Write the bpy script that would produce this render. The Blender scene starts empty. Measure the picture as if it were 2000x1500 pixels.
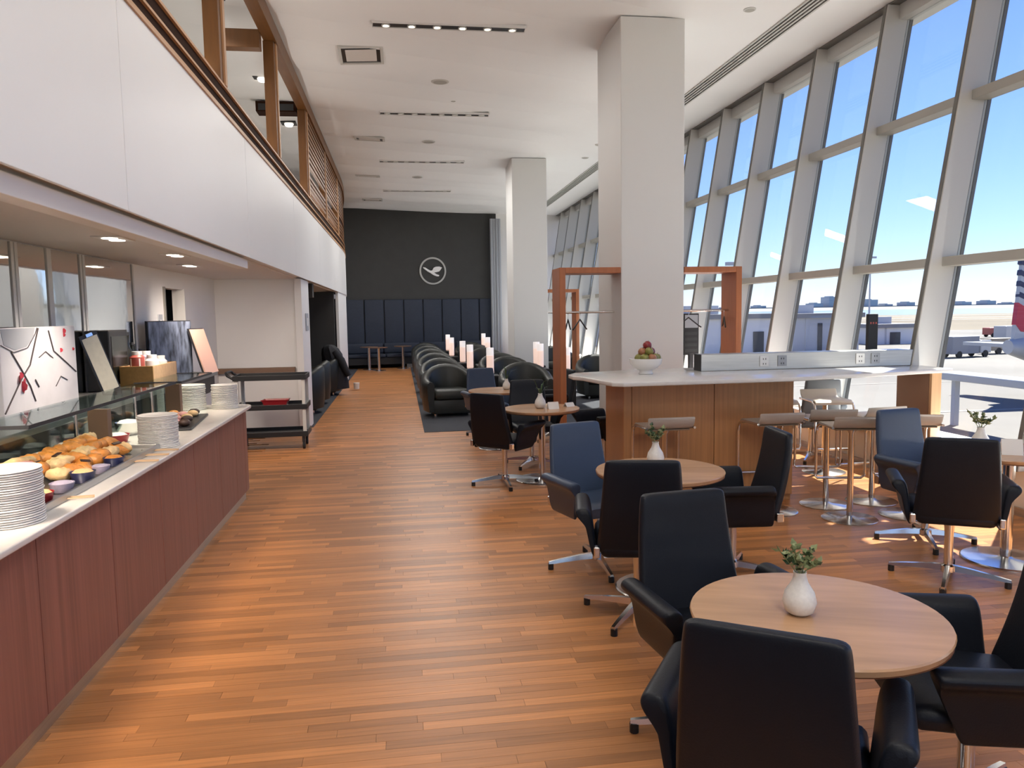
import bpy, bmesh, math, random
from mathutils import Vector, Matrix
random.seed(7)
S = bpy.context.scene
COL = S.collection
PI = math.pi

# ---------------------------------------------------------------- camera
cam = bpy.data.cameras.new('camera'); camo = bpy.data.objects.new('camera', cam); COL.objects.link(camo)
cam.sensor_width = 36.0; cam.lens = 27.0; cam.clip_start = 0.05; cam.clip_end = 6000
RT = Vector((0.98937425, -0.14454736, -0.01564142)); UP = Vector((0.02864173, 0.08829978, 0.99568208)); FW = Vector((0.14254208, 0.98555021, -0.09150162))
m = Matrix((RT, UP, -FW)).transposed().to_4x4(); m.translation = Vector((0, 0, 1.7))
camo.matrix_world = m
S.camera = camo

# ---------------------------------------------------------------- world, sun, exposure
SUNDIR = Vector((-0.62, -0.45, -1.0)).normalized()
w = bpy.data.worlds.new('world'); S.world = w; w.use_nodes = True
nt = w.node_tree; nt.nodes.clear()
wo = nt.nodes.new('ShaderNodeOutputWorld'); bg = nt.nodes.new('ShaderNodeBackground'); sky = nt.nodes.new('ShaderNodeTexSky')
sky.sky_type = 'NISHITA'; sky.sun_disc = False
sky.sun_elevation = math.asin(-SUNDIR.z); sky.sun_rotation = math.atan2(-SUNDIR.x, -SUNDIR.y)
sky.air_density = 1.0; sky.dust_density = 0.0; sky.ozone_density = 1.6; sky.altitude = 0
tn = nt.nodes.new('ShaderNodeVectorMath'); tn.operation = 'MULTIPLY'; tn.inputs[1].default_value = (.88, .96, 1.42)
nt.links.new(sky.outputs[0], tn.inputs[0]); nt.links.new(tn.outputs[0], bg.inputs[0]); bg.inputs[1].default_value = 0.081
nt.links.new(bg.outputs[0], wo.inputs[0])
sl = bpy.data.lights.new('sun', 'SUN'); sl.energy = 9.0; sl.angle = 0.012; sl.color = (1.0, 0.93, 0.82)
so = bpy.data.objects.new('sun', sl); COL.objects.link(so); so.location = (30, 20, 60)
so.rotation_euler = SUNDIR.to_track_quat('-Z', 'Y').to_euler()
S.view_settings.view_transform = 'Standard'; S.view_settings.look = 'None'
S.view_settings.gamma = 1.0; S.view_settings.use_curve_mapping = False
S.view_settings.exposure = 0.80
S.cycles.use_denoising = True
S.cycles.diffuse_bounces = 4; S.cycles.glossy_bounces = 3; S.cycles.max_bounces = 7; S.cycles.transparent_max_bounces = 16
S.cycles.use_adaptive_sampling = True; S.cycles.adaptive_threshold = 0.1
S.cycles.caustics_reflective = False; S.cycles.caustics_refractive = False
S.cycles.sample_clamp_indirect = 6.0

# ---------------------------------------------------------------- materials
MATS = {}
def mat(name, col, rough=0.5, metal=0.0, spec=0.5, noise=None, bump=None, emit=None, coat=0.0, sheen=0.0):
    """noise=(scale xyz, amount): value variation; bump=(scale, strength)."""
    m = bpy.data.materials.new(name); m.use_nodes = True; n = m.node_tree; b = n.nodes['Principled BSDF']
    b.inputs['Base Color'].default_value = (*col, 1); b.inputs['Roughness'].default_value = rough
    b.inputs['Metallic'].default_value = metal; b.inputs['Specular IOR Level'].default_value = spec
    b.inputs['Coat Weight'].default_value = coat; b.inputs['Coat Roughness'].default_value = 0.12
    b.inputs['Sheen Weight'].default_value = sheen
    tc = None
    def coords(sc):
        nonlocal tc
        if tc is None: tc = n.nodes.new('ShaderNodeTexCoord')
        mp = n.nodes.new('ShaderNodeMapping'); n.links.new(tc.outputs['Object'], mp.inputs[0])
        mp.inputs['Scale'].default_value = sc if isinstance(sc, tuple) else (sc, sc, sc); return mp
    if noise:
        mp = coords(noise[0]); t = n.nodes.new('ShaderNodeTexNoise'); t.inputs['Scale'].default_value = 1.0; t.inputs['Detail'].default_value = 5
        n.links.new(mp.outputs[0], t.inputs['Vector'])
        mr = n.nodes.new('ShaderNodeMapRange'); mr.inputs[1].default_value = 0.3; mr.inputs[2].default_value = 0.7
        mr.inputs[3].default_value = 1 - noise[1]; mr.inputs[4].default_value = 1 + noise[1]
        n.links.new(t.outputs[0], mr.inputs[0])
        mx = n.nodes.new('ShaderNodeVectorMath'); mx.operation = 'SCALE'; mx.inputs[0].default_value = col
        n.links.new(mr.outputs[0], mx.inputs['Scale']); n.links.new(mx.outputs[0], b.inputs['Base Color'])
    if bump:
        mp = coords(bump[0]); t = n.nodes.new('ShaderNodeTexNoise'); t.inputs['Scale'].default_value = 1.0; t.inputs['Detail'].default_value = 3
        n.links.new(mp.outputs[0], t.inputs['Vector'])
        bp = n.nodes.new('ShaderNodeBump'); bp.inputs['Strength'].default_value = bump[1]; bp.inputs['Distance'].default_value = 0.01
        n.links.new(t.outputs[0], bp.inputs['Height']); n.links.new(bp.outputs[0], b.inputs['Normal'])
    if emit:
        b.inputs['Emission Color'].default_value = (*emit[0], 1); b.inputs['Emission Strength'].default_value = emit[1]
        m.cycles.emission_sampling = 'NONE'
    MATS[name] = m; return m

def glass(name, tint, refl=0.06, rough=0.0):
    m = bpy.data.materials.new(name); m.use_nodes = True; n = m.node_tree; n.nodes.clear()
    o = n.nodes.new('ShaderNodeOutputMaterial'); mx = n.nodes.new('ShaderNodeMixShader'); t = n.nodes.new('ShaderNodeBsdfTransparent'); g = n.nodes.new('ShaderNodeBsdfGlossy')
    t.inputs[0].default_value = (*tint, 1); g.inputs['Roughness'].default_value = rough
    lw = n.nodes.new('ShaderNodeLayerWeight'); lw.inputs[0].default_value = .5
    pw = n.nodes.new('ShaderNodeMath'); pw.operation = 'POWER'; pw.inputs[1].default_value = 5.0; n.links.new(lw.outputs['Facing'], pw.inputs[0])
    mt = n.nodes.new('ShaderNodeMath'); mt.operation = 'MULTIPLY_ADD'; mt.inputs[1].default_value = .55; mt.inputs[2].default_value = refl; mt.use_clamp = True
    n.links.new(pw.outputs[0], mt.inputs[0])
    n.links.new(mt.outputs[0], mx.inputs[0]); n.links.new(t.outputs[0], mx.inputs[1]); n.links.new(g.outputs[0], mx.inputs[2]); n.links.new(mx.outputs[0], o.inputs[0])
    MATS[name] = m; return m

def ramp_mat(name, base, rough, source, spread=0.3, hue=0.0, grain=(2, 60, 2), coat=0.0):
    """wood whose tone varies piece by piece (object random or a 'tone' attribute) with fine grain."""
    m = mat(name, base, rough, coat=coat); n = m.node_tree; b = n.nodes['Principled BSDF']
    if source == 'object':
        s = n.nodes.new('ShaderNodeObjectInfo'); out = s.outputs['Random']
    else:
        s = n.nodes.new('ShaderNodeAttribute'); s.attribute_name = 'tone'; out = s.outputs['Fac']
    mr = n.nodes.new('ShaderNodeMapRange'); mr.inputs[3].default_value = 1 - spread; mr.inputs[4].default_value = 1 + spread
    n.links.new(out, mr.inputs[0])
    geo = n.nodes.new('ShaderNodeNewGeometry'); mp = n.nodes.new('ShaderNodeMapping'); n.links.new(geo.outputs['Position'], mp.inputs[0]); mp.inputs['Scale'].default_value = grain
    t = n.nodes.new('ShaderNodeTexNoise'); t.inputs['Scale'].default_value = 1; t.inputs['Detail'].default_value = 4; n.links.new(mp.outputs[0], t.inputs['Vector'])
    m2 = n.nodes.new('ShaderNodeMapRange'); m2.inputs[1].default_value = .3; m2.inputs[2].default_value = .7; m2.inputs[3].default_value = .86; m2.inputs[4].default_value = 1.14
    n.links.new(t.outputs[0], m2.inputs[0])
    mu = n.nodes.new('ShaderNodeMath'); mu.operation = 'MULTIPLY'; n.links.new(mr.outputs[0], mu.inputs[0]); n.links.new(m2.outputs[0], mu.inputs[1])
    mx = n.nodes.new('ShaderNodeVectorMath'); mx.operation = 'SCALE'; mx.inputs[0].default_value = base
    n.links.new(mu.outputs[0], mx.inputs['Scale']); n.links.new(mx.outputs[0], b.inputs['Base Color'])
    return m

mat('white_wall', (.80, .79, .77), .6, noise=(1.2, .02))
mat('ceiling_white', (.90, .91, .91), .7, noise=(.8, .015))
mat('column_white', (.74, .74, .72), .55)
mat('fascia', (.80, .79, .775), .42, noise=(.7, .015))
mat('soffit', (.70, .66, .62), .5)
mat('charcoal_wall', (.040, .040, .038), .75, noise=(3, .06))
mat('navy_fabric', (.022, .030, .050), .7, noise=(40, .12), bump=(300, .15))
mat('leather', (.0065, .0082, .0130), .42, spec=.26, bump=(180, .08))
mat('tub_leather', (.020, .022, .019), .42, spec=.4, bump=(160, .08))
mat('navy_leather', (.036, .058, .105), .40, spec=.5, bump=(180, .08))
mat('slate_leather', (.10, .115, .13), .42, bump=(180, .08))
mat('chrome', (.72, .71, .69), .16, 1.0)
mat('brushed_steel', (.55, .545, .53), .34, 1.0, noise=((3, 3, 90), .08))
mat('steel_disc', (.62, .63, .64), .2, 1.0)
mat('black_plastic', (.012, .012, .013), .45)
mat('dark_metal', (.05, .05, .052), .4, .6)
mat('mullion_grey', (.60, .60, .57), .5, spec=.4)
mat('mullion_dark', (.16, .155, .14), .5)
mat('transom_grey', (.42, .41, .37), .5)
mat('blind_fabric', (.62, .62, .58), .8, noise=((200, 200, 200), .05))
glass('window_glass', (.92, .95, .97), .018)
glass('clear_glass', (.86, .93, .92), .08)
mat('mirror', (.80, .81, .80), .04, 1.0, bump=(2.2, .10))
ramp_mat('plank_piece', (.52, .218, .072), .36, 'object', .30, grain=(3, 70, 3), coat=.0)
ramp_mat('plank_stuff', (.52, .218, .072), .36, 'tone', .30, grain=(3, 70, 3), coat=.0)
mat('floor_base', (.10, .045, .02), .6)
mat('oak_top', (.50, .29, .155), .25, noise=((1.5, 13, 2), .16))
mat('oak_edge', (.22, .09, .045), .4)
mat('bar_wood', (.46, .225, .090), .38, noise=((45, 3, 1.2), .14))
mat('bar_wood_end', (.48, .30, .16), .4, noise=((45, 45, 1.2), .08))
mat('red_wood', (.25, .100, .074), .40, noise=((4, 42, .8), .20))
mat('balcony_wood', (.145, .055, .009), .5, noise=((30, 3, 3), .12))
mat('balcony_dark', (.030, .012, .006), .8, spec=.1)
mat('balcony_edge', (.50, .28, .14), .45)
mat('frame_wood', (.40, .135, .048), .42, noise=((30, 30, 2), .10))
mat('carpet', (.050, .053, .062), .95, noise=(60, .18), bump=(200, .5))
mat('stone_top', (.72, .68, .62), .22, noise=(9, .03))
mat('bar_top', (.66, .64, .61), .13, noise=(14, .03))
mat('ceramic', (.80, .77, .73), .25)
mat('vase_glaze', (.74, .72, .68), .35, noise=(90, .06))
mat('leaf_green', (.30, .34, .16), .5, noise=(14, .3))
mat('leaf_dark', (.045, .09, .035), .5, noise=(14, .3))
mat('paper', (.82, .80, .77), .7)
mat('cream_paper', (.70, .66, .52), .7, noise=(25, .05))
mat('pastry', (.62, .235, .042), .4, noise=(30, .28), bump=(60, .5))
mat('pastry_pale', (.74, .50, .24), .55, noise=(26, .2), bump=(60, .4))
mat('chocolate', (.045, .020, .012), .5)
mat('ham', (.66, .30, .26), .5, noise=(22, .25))
mat('red_dish', (.30, .012, .018), .3)
mat('blue_dish', (.022, .028, .085), .35)
mat('lilac_pack', (.42, .37, .46), .4, noise=(30, .2))
mat('beige_wood', (.55, .36, .20), .5, noise=((3, 30, 30), .1))
mat('honey_wood', (.36, .20, .055), .5, noise=((30, 3, 30), .1))
mat('post_wood', (.20, .115, .07), .5)
mat('apple_red', (.22, .022, .022), .3, noise=(14, .4))
mat('apple_green', (.22, .21, .045), .3, noise=(14, .25))
mat('apple_blush', (.36, .15, .07), .3, noise=(16, .4))
mat('lamp_shade', (.85, .80, .76), .4, emit=((1.0, .62, .48), .34))
mat('lamp_top', (.85, .84, .84), .4, emit=((1.0, .90, .86), .30))
mat('lamp_glow', (.9, .9, .88), .4, emit=((1.0, .90, .76), 3.5))
mat('lamp_dim', (.5, .5, .48), .4, emit=((1.0, .90, .78), .12))
mat('artwork_white', (.66, .65, .67), .4, noise=(5, .07))
mat('branch_dark', (.055, .045, .045), .6)
mat('petal_red', (.45, .03, .05), .5)
mat('tin_red', (.42, .09, .07), .4)
mat('picture_blue', (.16, .19, .26), .4, noise=((6, 16, 6), .9))
mat('pink_card', (.68, .42, .33), .5)
mat('bottle_dark', (.012, .013, .010), .2)
mat('sign_grey', (.36, .38, .41), .5)
mat('coat_black', (.010, .010, .013), .75, bump=(30, .5))
mat('logo_white', (.80, .79, .77), .5)
mat('logo_grey', (.42, .42, .40), .5)
mat('white_plastic', (.78, .78, .76), .4)
mat('low_wall', (.76, .69, .59), .6)
mat('sill_white', (.82, .82, .79), .35)
mat('stool_seat', (.46, .41, .35), .35)
mat('stool_under', (.20, .14, .09), .45)
# outdoors
mat('apron', (.185, .170, .150), .85, noise=(.05, .22))
mat('tarmac_line', (.29, .27, .24), .85)
mat('grass_strip', (.20, .165, .115), .95, noise=(.01, .2))
mat('water', (.10, .16, .21), .4)
mat('far_land', (.24, .27, .30), .9, noise=(.01, .2))
mat('far_building', (.40, .43, .47), .9)
mat('hangar_white', (.78, .78, .80), .7)
mat('hangar_grey', (.48, .50, .55), .7)
mat('hangar_roof', (.24, .245, .26), .7)
mat('dark_opening', (.05, .055, .065), .5)
mat('aircraft_white', (.50, .51, .52), .3)
mat('tail_navy', (.025, .030, .085), .35)
mat('tail_red', (.55, .03, .06), .35)
mat('truck_grey', (.26, .27, .30), .5)
mat('truck_tan', (.40, .33, .24), .6)
mat('tyre', (.02, .02, .02), .8)
mat('canopy', (.72, .71, .67), .7)

# ---------------------------------------------------------------- mesh helpers
class MB:
    def __init__(s): s.v = []; s.f = []; s.t = []
    def add(s, vs, fs, tone=None):
        o = len(s.v); s.v += [tuple(p) for p in vs]; s.f += [tuple(i + o for i in f) for f in fs]
        if tone is not None: s.t += [tone] * len(fs)
        return s
    def box(s, x0, x1, y0, y1, z0, z1, tone=None):
        vs = [(x, y, z) for z in (z0, z1) for y in (y0, y1) for x in (x0, x1)]
        return s.add(vs, [(0, 2, 3, 1), (4, 5, 7, 6), (0, 1, 5, 4), (2, 6, 7, 3), (0, 4, 6, 2), (1, 3, 7, 5)], tone)
    def prism(s, poly, z0, z1):
        n = len(poly); vs = [(x, y, z0) for x, y in poly] + [(x, y, z1) for x, y in poly]
        fs = [tuple(reversed(range(n))), tuple(range(n, 2 * n))] + [(i, (i + 1) % n, n + (i + 1) % n, n + i) for i in range(n)]
        return s.add(vs, fs)
    def prism_x(s, poly, x0, x1):  # poly in (y, z)
        n = len(poly); vs = [(x0, a, b) for a, b in poly] + [(x1, a, b) for a, b in poly]
        return s.add(vs, [tuple(reversed(range(n))), tuple(range(n, 2 * n))] + [(i, (i + 1) % n, n + (i + 1) % n, n + i) for i in range(n)])
    def prism_y(s, poly, y0, y1):  # poly in (x, z)
        n = len(poly); vs = [(a, y0, b) for a, b in poly] + [(a, y1, b) for a, b in poly]
        return s.add(vs, [tuple(range(n)), tuple(reversed(range(n, 2 * n)))] + [(i, n + i, n + (i + 1) % n, (i + 1) % n) for i in range(n)])
    def loft(s, rings, closed_ends=True, loop=False):
        n = len(rings[0]); vs = [p for r in rings for p in r]; fs = []
        R = len(rings)
        for a in range(R if loop else R - 1):
            b = (a + 1) % R
            for i in range(n):
                j = (i + 1) % n; fs.append((a * n + i, a * n + j, b * n + j, b * n + i))
        if closed_ends and not loop: fs += [tuple(reversed(range(n))), tuple(range((R - 1) * n, R * n))]
        return s.add(vs, fs)
    def lathe(s, prof, n=24, c=(0, 0, 0)):
        rings = [[(c[0] + r * math.cos(2 * PI * i / n), c[1] + r * math.sin(2 * PI * i / n), c[2] + z) for i in range(n)] for r, z in prof]
        return s.loft(rings)
    def cyl(s, c, r, z0, z1, n=16): return s.lathe([(r, z0), (r, z1)], n, (c[0], c[1], 0))
    def tube(s, pts, r, n=8, closed=False):
        P = [Vector(p) for p in pts]; rings = []; prev = None
        rs = r if isinstance(r, (list, tuple)) else [r] * len(P)
        for i, p in enumerate(P):
            if closed: d = (P[(i + 1) % len(P)] - P[i - 1])
            else: d = P[min(i + 1, len(P) - 1)] - P[max(i - 1, 0)]
            d.normalize()
            if prev is None:
                a = d.orthogonal().normalized()
            else:
                a = (prev - d * prev.dot(d)).normalized()
            prev = a; b = d.cross(a)
            rings.append([tuple(p + a * rs[i] * math.cos(2 * PI * k / n) + b * rs[i] * math.sin(2 * PI * k / n)) for k in range(n)])
        return s.loft(rings, not closed, closed)
    def ball(s, c, r, n=12, sc=(1, 1, 1)):
        prof = [(max(1e-4, math.sin(PI * k / 8)), -math.cos(PI * k / 8)) for k in range(9)]
        rings = [[(c[0] + r * sc[0] * a * math.cos(2 * PI * i / n), c[1] + r * sc[1] * a * math.sin(2 * PI * i / n), c[2] + r * sc[2] * z) for i in range(n)] for a, z in prof]
        return s.loft(rings)
    def mesh(s, name, bevel=0, seg=2, smooth=None):
        me = bpy.data.meshes.new(name); me.from_pydata(s.v, [], s.f)
        if s.t:
            at = me.attributes.new('tone', 'FLOAT', 'FACE')
            at.data.foreach_set('value', s.t)
        bm = bmesh.new(); bm.from_mesh(me)
        if not s.t: bmesh.ops.recalc_face_normals(bm, faces=bm.faces)
        if bevel:
            ed = [e for e in bm.edges if len(e.link_faces) == 2 and e.calc_face_angle(0) > 0.45]
            bmesh.ops.bevel(bm, geom=ed, offset=bevel, segments=seg, profile=.5, affect='EDGES', clamp_overlap=True)
        bm.to_mesh(me); bm.free()
        if smooth is not None:
            me.shade_smooth(); me.set_sharp_from_angle(angle=math.radians(smooth))
        return me
    def build(s, name, m, parent=None, bevel=0, seg=2, smooth=None, loc=None, rot=None):
        return obj(name, s.mesh(name, bevel, seg, smooth), m, parent, loc, rot)

def obj(name, me, m=None, parent=None, loc=None, rot=None):
    if m is not None and not me.materials: me.materials.append(MATS[m] if isinstance(m, str) else m)
    o = bpy.data.objects.new(name, me); COL.objects.link(o)
    if parent is not None: o.parent = parent
    if loc: o.location = loc
    if rot: o.rotation_euler = rot
    return o
def tag(o, label=None, cat=None, group=None, kind=None):
    if label: o['label'] = label
    if cat: o['category'] = cat
    if group: o['group'] = group
    if kind: o['kind'] = kind
    return o
def empty(name, loc, rz=0, label=None, cat=None, group=None, kind=None):
    o = bpy.data.objects.new(name, None); COL.objects.link(o); o.empty_display_size = .1
    o.location = loc; o.rotation_euler = (0, 0, rz); return tag(o, label, cat, group, kind)
CH = {}
def copy_tree(o, parent=None):
    c = o.copy(); COL.objects.link(c); c.parent = parent
    for ch in [x for x in bpy.data.objects if x.parent == o]: copy_tree(ch, c)
    return c
def struct(name, mb, m, parent=None, label=None, cat=None, **k):
    o = mb.build(name, m, parent, **k)
    if parent is None: tag(o, label, cat, None, 'structure')
    return o
def face_rz(fx, fy): return math.atan2(-fx, fy)
def rrect(w, t, n=3, r=None):
    """rounded rectangle ring, half sizes w,t."""
    r = r or min(w, t) * .9; out = []
    for cx, cy, a0 in ((w - r, t - r, 0), (-w + r, t - r, PI / 2), (-w + r, -t + r, PI), (w - r, -t + r, 1.5 * PI)):
        for k in range(n + 1):
            a = a0 + PI / 2 * k / n; out.append((cx + r * math.cos(a), cy + r * math.sin(a)))
    return out

# ================================================================ SETTING
ZC = 5.1          # main ceiling
XF = -1.35        # balcony fascia plane
# ---- floor: base slab + planks
fl = struct('floor', MB().box(-6, 5.0, -10.0, 27.5, -.30, -.016), 'floor_base', None, 'brown wooden strip floor running the length of the lounge', 'floor')
PW, GAP = .060, .0012
unit = MB().box(-.5, .5, -.5, .5, -.5, .5).mesh('plank')
unit.materials.append(MATS['plank_piece'])
rest = MB(); cnt = 0; rows = int((27.4 - 1.0) / PW)
for r in range(rows):
    y = 1.0 + r * PW; x = -1.75 - random.random() * .8
    far = y > 8
    while x < 4.95:
        L = random.choice((.35, .45, .6, .75, .9, 1.05)); x1 = min(x + L, 4.95); tone = random.random() ** 1.2
        # is it among the nearest planks the camera sees?
        px = Vector((x + (x1 - x) / 2, y, 0)) - Vector((0, 0, 1.7)); d = px.dot(FW)
        u = 1000 + 1500 * px.dot(RT) / d if d > .1 else -1; vv = 750 - 1500 * px.dot(UP) / d if d > .1 else 9999
        if cnt < 300 and -150 < u < 1500 and vv < 1530 and not far and x > -1.75:
            o = obj('floor_plank', unit, None, fl); o.scale = (x1 - x - GAP, PW - GAP, .016); o.location = ((x + x1) / 2, y + PW / 2, -.008); cnt += 1
        else:
            rest.box(x, x1 - GAP, y, y + PW - GAP, -.016, 0, tone)
        x = x1
tag(rest.build('plank_field', 'plank_stuff', fl), kind='stuff')
# carpets
tag(MB().box(.31, 4.9, 11.1, 25.2, -.014, .006).build('carpet', 'carpet'), 'dark grey carpet under the rows of lounge armchairs', 'carpet')
tag(MB().box(-5.5, -1.36, 12.05, 25.0, -.014, .006).build('carpet', 'carpet'), 'dark grey carpet in the dim niche beyond the utility cart', 'carpet')

# ---- ceiling with shallow folds
cb = MB(); NX, NY = 30, 375; vs = []
def zfold(x, y):
    t = (y - .35 * (x - .69) - 9.47) / 2.035
    return ZC + .045 * (1 - math.cos(2 * PI * t)) * min(1, max(0, (4.2 - x) / 1.2))
for j in range(NY + 1):
    for i in range(NX + 1):
        x = -6 + 11.7 * i / NX; y = -10 + 37.5 * j / NY; vs.append((x, y, zfold(x, y)))
fs = [(j * (NX + 1) + i, (j + 1) * (NX + 1) + i, (j + 1) * (NX + 1) + i + 1, j * (NX + 1) + i + 1) for j in range(NY) for i in range(NX)]
cb.add(vs, fs); cb.box(-6, 5.7, -10, 27.5, ZC + .06, ZC + .3)
struct('ceiling', cb, 'ceiling_white', None, 'white ceiling with shallow folds over the lounge', 'ceiling', smooth=40)

# ---- end walls
def slab(p, q, z0, z1, t):
    a = Vector(p); b = Vector(q); d = (b - a).normalized(); n = Vector((-d.y, d.x)) * t
    return MB().prism([tuple(a), tuple(b), tuple(b + n), tuple(a + n)], z0, z1)
WA, WB = Vector((-2.4, 25.5)), Vector((3.36, 26.5))       # charcoal feature wall line
wd = (WB - WA).normalized(); wn = Vector((wd.y, -wd.x))    # wn faces the room
struct('wall_back', slab(WA, WB, 0, ZC + .08, .2), 'charcoal_wall', None, 'charcoal grey end wall carrying the round crane emblem', 'wall')
def onwall(s, out=0): p = WA + wd * s + wn * out; return (p.x, p.y)
LW = (WB - WA).length
struct('wall_back_right', slab((3.36, 26.5), (5.9, 26.9), 0, ZC + .08, .2), 'white_wall', None, 'pale end wall between the far column and the windows', 'wall')
struct('wall_front', MB().box(-6, 5.0, -10.1, -10, -.3, .45), 'white_wall', None, 'low white wall under the glazed end behind the viewer', 'wall')
WF = empty('window_front', (0, -10.05, 0), 0, 'glazed end of the room behind the viewer', 'window', None, 'structure')
for k in range(8):
    MB().box(-6 + k * 1.5, -5.9 + k * 1.5, -.1, .1, .45, ZC).build('mullion', 'white_wall', WF)
    MB().box(-5.9 + k * 1.5, -4.5 + k * 1.5, -.01, .0, .45, ZC).build('pane', 'window_glass', WF)
struct('wall_left', MB().box(-6.2, -6, -10, 27.5, -.3, ZC + .3), 'white_wall', None, 'white rear wall deep under the balcony', 'wall')
# narrow pale panels at the corner of the end wall
cu = empty('curtain', (3.18, 26.2, 0), 0, 'pale grey curtain hanging beside the charcoal end wall', 'curtain')
for k in range(4):
    MB().lathe([(.05, .03), (.05, 4.9)], 10).build('curtain_fold', 'sign_grey', cu, smooth=50, loc=(-.02 + k * .09, .02 * (k % 2), 0))

# ---- columns
def column(x0, x1, y0, y1, name, lab):
    struct(name, MB().box(x0, x1, y0, y1, 0, ZC + .05), 'column_white', None, lab, 'column', bevel=.012)
column(2.66, 3.45, 9.05, 10.12, 'column_1', 'wide white square column rising behind the bar counter')
column(2.57, 3.36, 17.3, 18.3, 'column_2', 'white square column farther down among the lounge armchairs')

# ---- window wall: bays of leaning fins, transoms, panes
def xw(z): return 4.86 + .16 * z          # inner face line of the transoms
YB = [6.8 - 1.47 * 11 + 1.47 * i for i in range(26)]   # fins
Z0, Z1, Z2, Z3 = .47, 2.13, 3.69, 5.08
def lean(dx0, dx1, y0, y1, z0, z1):
    return MB().prism_y([(xw(z0) + dx0, z0), (xw(z0) + dx1, z0), (xw(z1) + dx1, z1), (xw(z1) + dx0, z1)], y0, y1)
TR = [('first', 0)]
for i, y in enumerate(YB[:-1]):
    W = empty('window_%d' % (i + 1), (0, 0, 0), 0, 'leaning window bay number %d from the near end' % (i + 1), 'window', None, 'structure')
    y1 = YB[i + 1]
    o = lean(-.16, .16, y - .035, y + .035, .40, Z3).build('mullion', 'mullion_grey', W, bevel=.006)
    lean(.135, .172, y - .042, y + .042, .40, Z3).build('mullion_cap', 'mullion_dark', W)
    lean(-.17, -.155, y - .022, y + .022, .40, Z3).build('mullion_edge', 'mullion_dark', W)
    for za in (Z1, Z2):
        MB().prism_y([(xw(za) - .04, za - .045), (xw(za) + .14, za - .045), (xw(za) + .14, za + .045), (xw(za) - .04, za + .045)], y + .035, y1 - .035).build('transom', 'transom_grey', W, bevel=.004)
    MB().prism_y([(xw(Z0) + .08, Z0 - .05), (xw(Z0) + .14, Z0 - .05), (xw(Z0) + .14, Z0 + .05), (xw(Z0) + .08, Z0 + .05)], y + .035, y1 - .035).build('transom', 'mullion_grey', W)
    MB().prism_y([(xw(Z3) - .02, Z3 - .16), (xw(Z3) + .14, Z3 - .16), (xw(Z3) + .14, Z3), (xw(Z3) - .02, Z3)], y + .035, y1 - .035).build('head_rail', 'mullion_grey', W)
    for a, b in ((Z0 + .05, Z1 - .045), (Z1 + .045, Z2 - .045), (Z2 + .045, Z3 - .16)):
        lean(.105, .113, y + .035, y1 - .035, a, b).build('pane', 'window_glass', W)
struct('wall_right', MB().box(4.93, 5.12, -10, 27, 0, .40), 'low_wall', None, 'low beige wall under the window sill', 'wall')
struct('trim_1', MB().box(4.88, 5.16, -10, 27, .40, .455), 'sill_white', None, 'white window sill along the low wall', 'sill', bevel=.008)
struct('trim_2', MB().box(5.54, 5.86, -10, 27, 5.08, 5.13), 'mullion_dark', None, 'dark trim line where the windows meet the ceiling', 'trim')
struct('baseboard_right', MB().box(4.915, 4.93, -10, 27, 0, .07), 'brushed_steel', None, 'metal skirting strip along the low window wall', 'baseboard')
struct('roof_canopy', MB().box(5.7, 6.50, -14, 30, 5.22, 5.45), 'canopy', None, 'pale roof overhang outside above the windows', 'roof')

# ---- balcony: fascia panels, soffit, rails, posts, slat screen
fa = struct('wall_fascia', MB().box(XF - .25, XF - .02, -10, 17.0, 2.27, 3.30), 'fascia', None, 'long white balcony fascia above the buffet', 'wall')
yb = [-10, -5.4, -2.1, 1.1, 4.22, 7.45, 10.7, 13.9, 17.0]
for a, b in zip(yb[:-1], yb[1:]):
    MB().box(XF - .02, XF, a + .004, b - .004, 2.25, 3.33).build('fascia_panel', 'fascia', fa, bevel=.003)
def curve_x(y):  # balcony edge sweeps left at its far end
    return XF if y < 19.5 else XF - .014 * (y - 19.5) ** 2
def curved(mb, ys, dx0, dx1, z0, z1):
    return mb.loft([[(curve_x(y) + dx0, y, z0), (curve_x(y) + dx1, y, z0), (curve_x(y) + dx1, y, z1), (curve_x(y) + dx0, y, z1)] for y in ys])
ysc = [17.0 + .5 * k for k in range(18)]
curved(MB(), ysc, -.25, 0, 2.25, 3.33).build('fascia_panel', 'fascia', fa, smooth=40)
# pier wall under the far end of the balcony
struct('wall_pier', curved(MB(), [18.0 + .5 * k for k in range(16)], -.08, -.02, 0, 2.25), 'white_wall', None, 'white curved pier wall below the far end of the balcony', 'wall', smooth=40)
struct('soffit_ceiling', MB().box(-6, XF - .12, -10, 20.0, 2.25, 2.40), 'soffit', None, 'beige lowered soffit above the buffet', 'ceiling')
struct('balcony_floor', MB().box(-6, XF - .25, -10, 20.0, 2.42, 2.7), 'low_wall', None, 'balcony floor slab above the buffet', 'floor')
struct('trim_3', MB().box(-1.52, -1.42, -10, 7.7, 2.165, 2.249), 'white_wall', None, 'white light cove band under the balcony fascia', 'trim', bevel=.004)
struct('wall_balcony', MB().box(-4.2, -4.1, -10, 25, 2.7, ZC), 'white_wall', None, 'pale wall at the rear of the balcony', 'wall')
rl = empty('balcony_railing', (XF, 4, 3.33), 0, 'wooden balcony railing of dark boards between pale strips', 'railing')
ysr = [-10 + 1.0 * k for k in range(28)] + [17.5 + .5 * k for k in range(16)]
def rel(mb): mb.v = [(a - XF, b - 4, c - 3.33) for a, b, c in mb.v]; return mb
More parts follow.
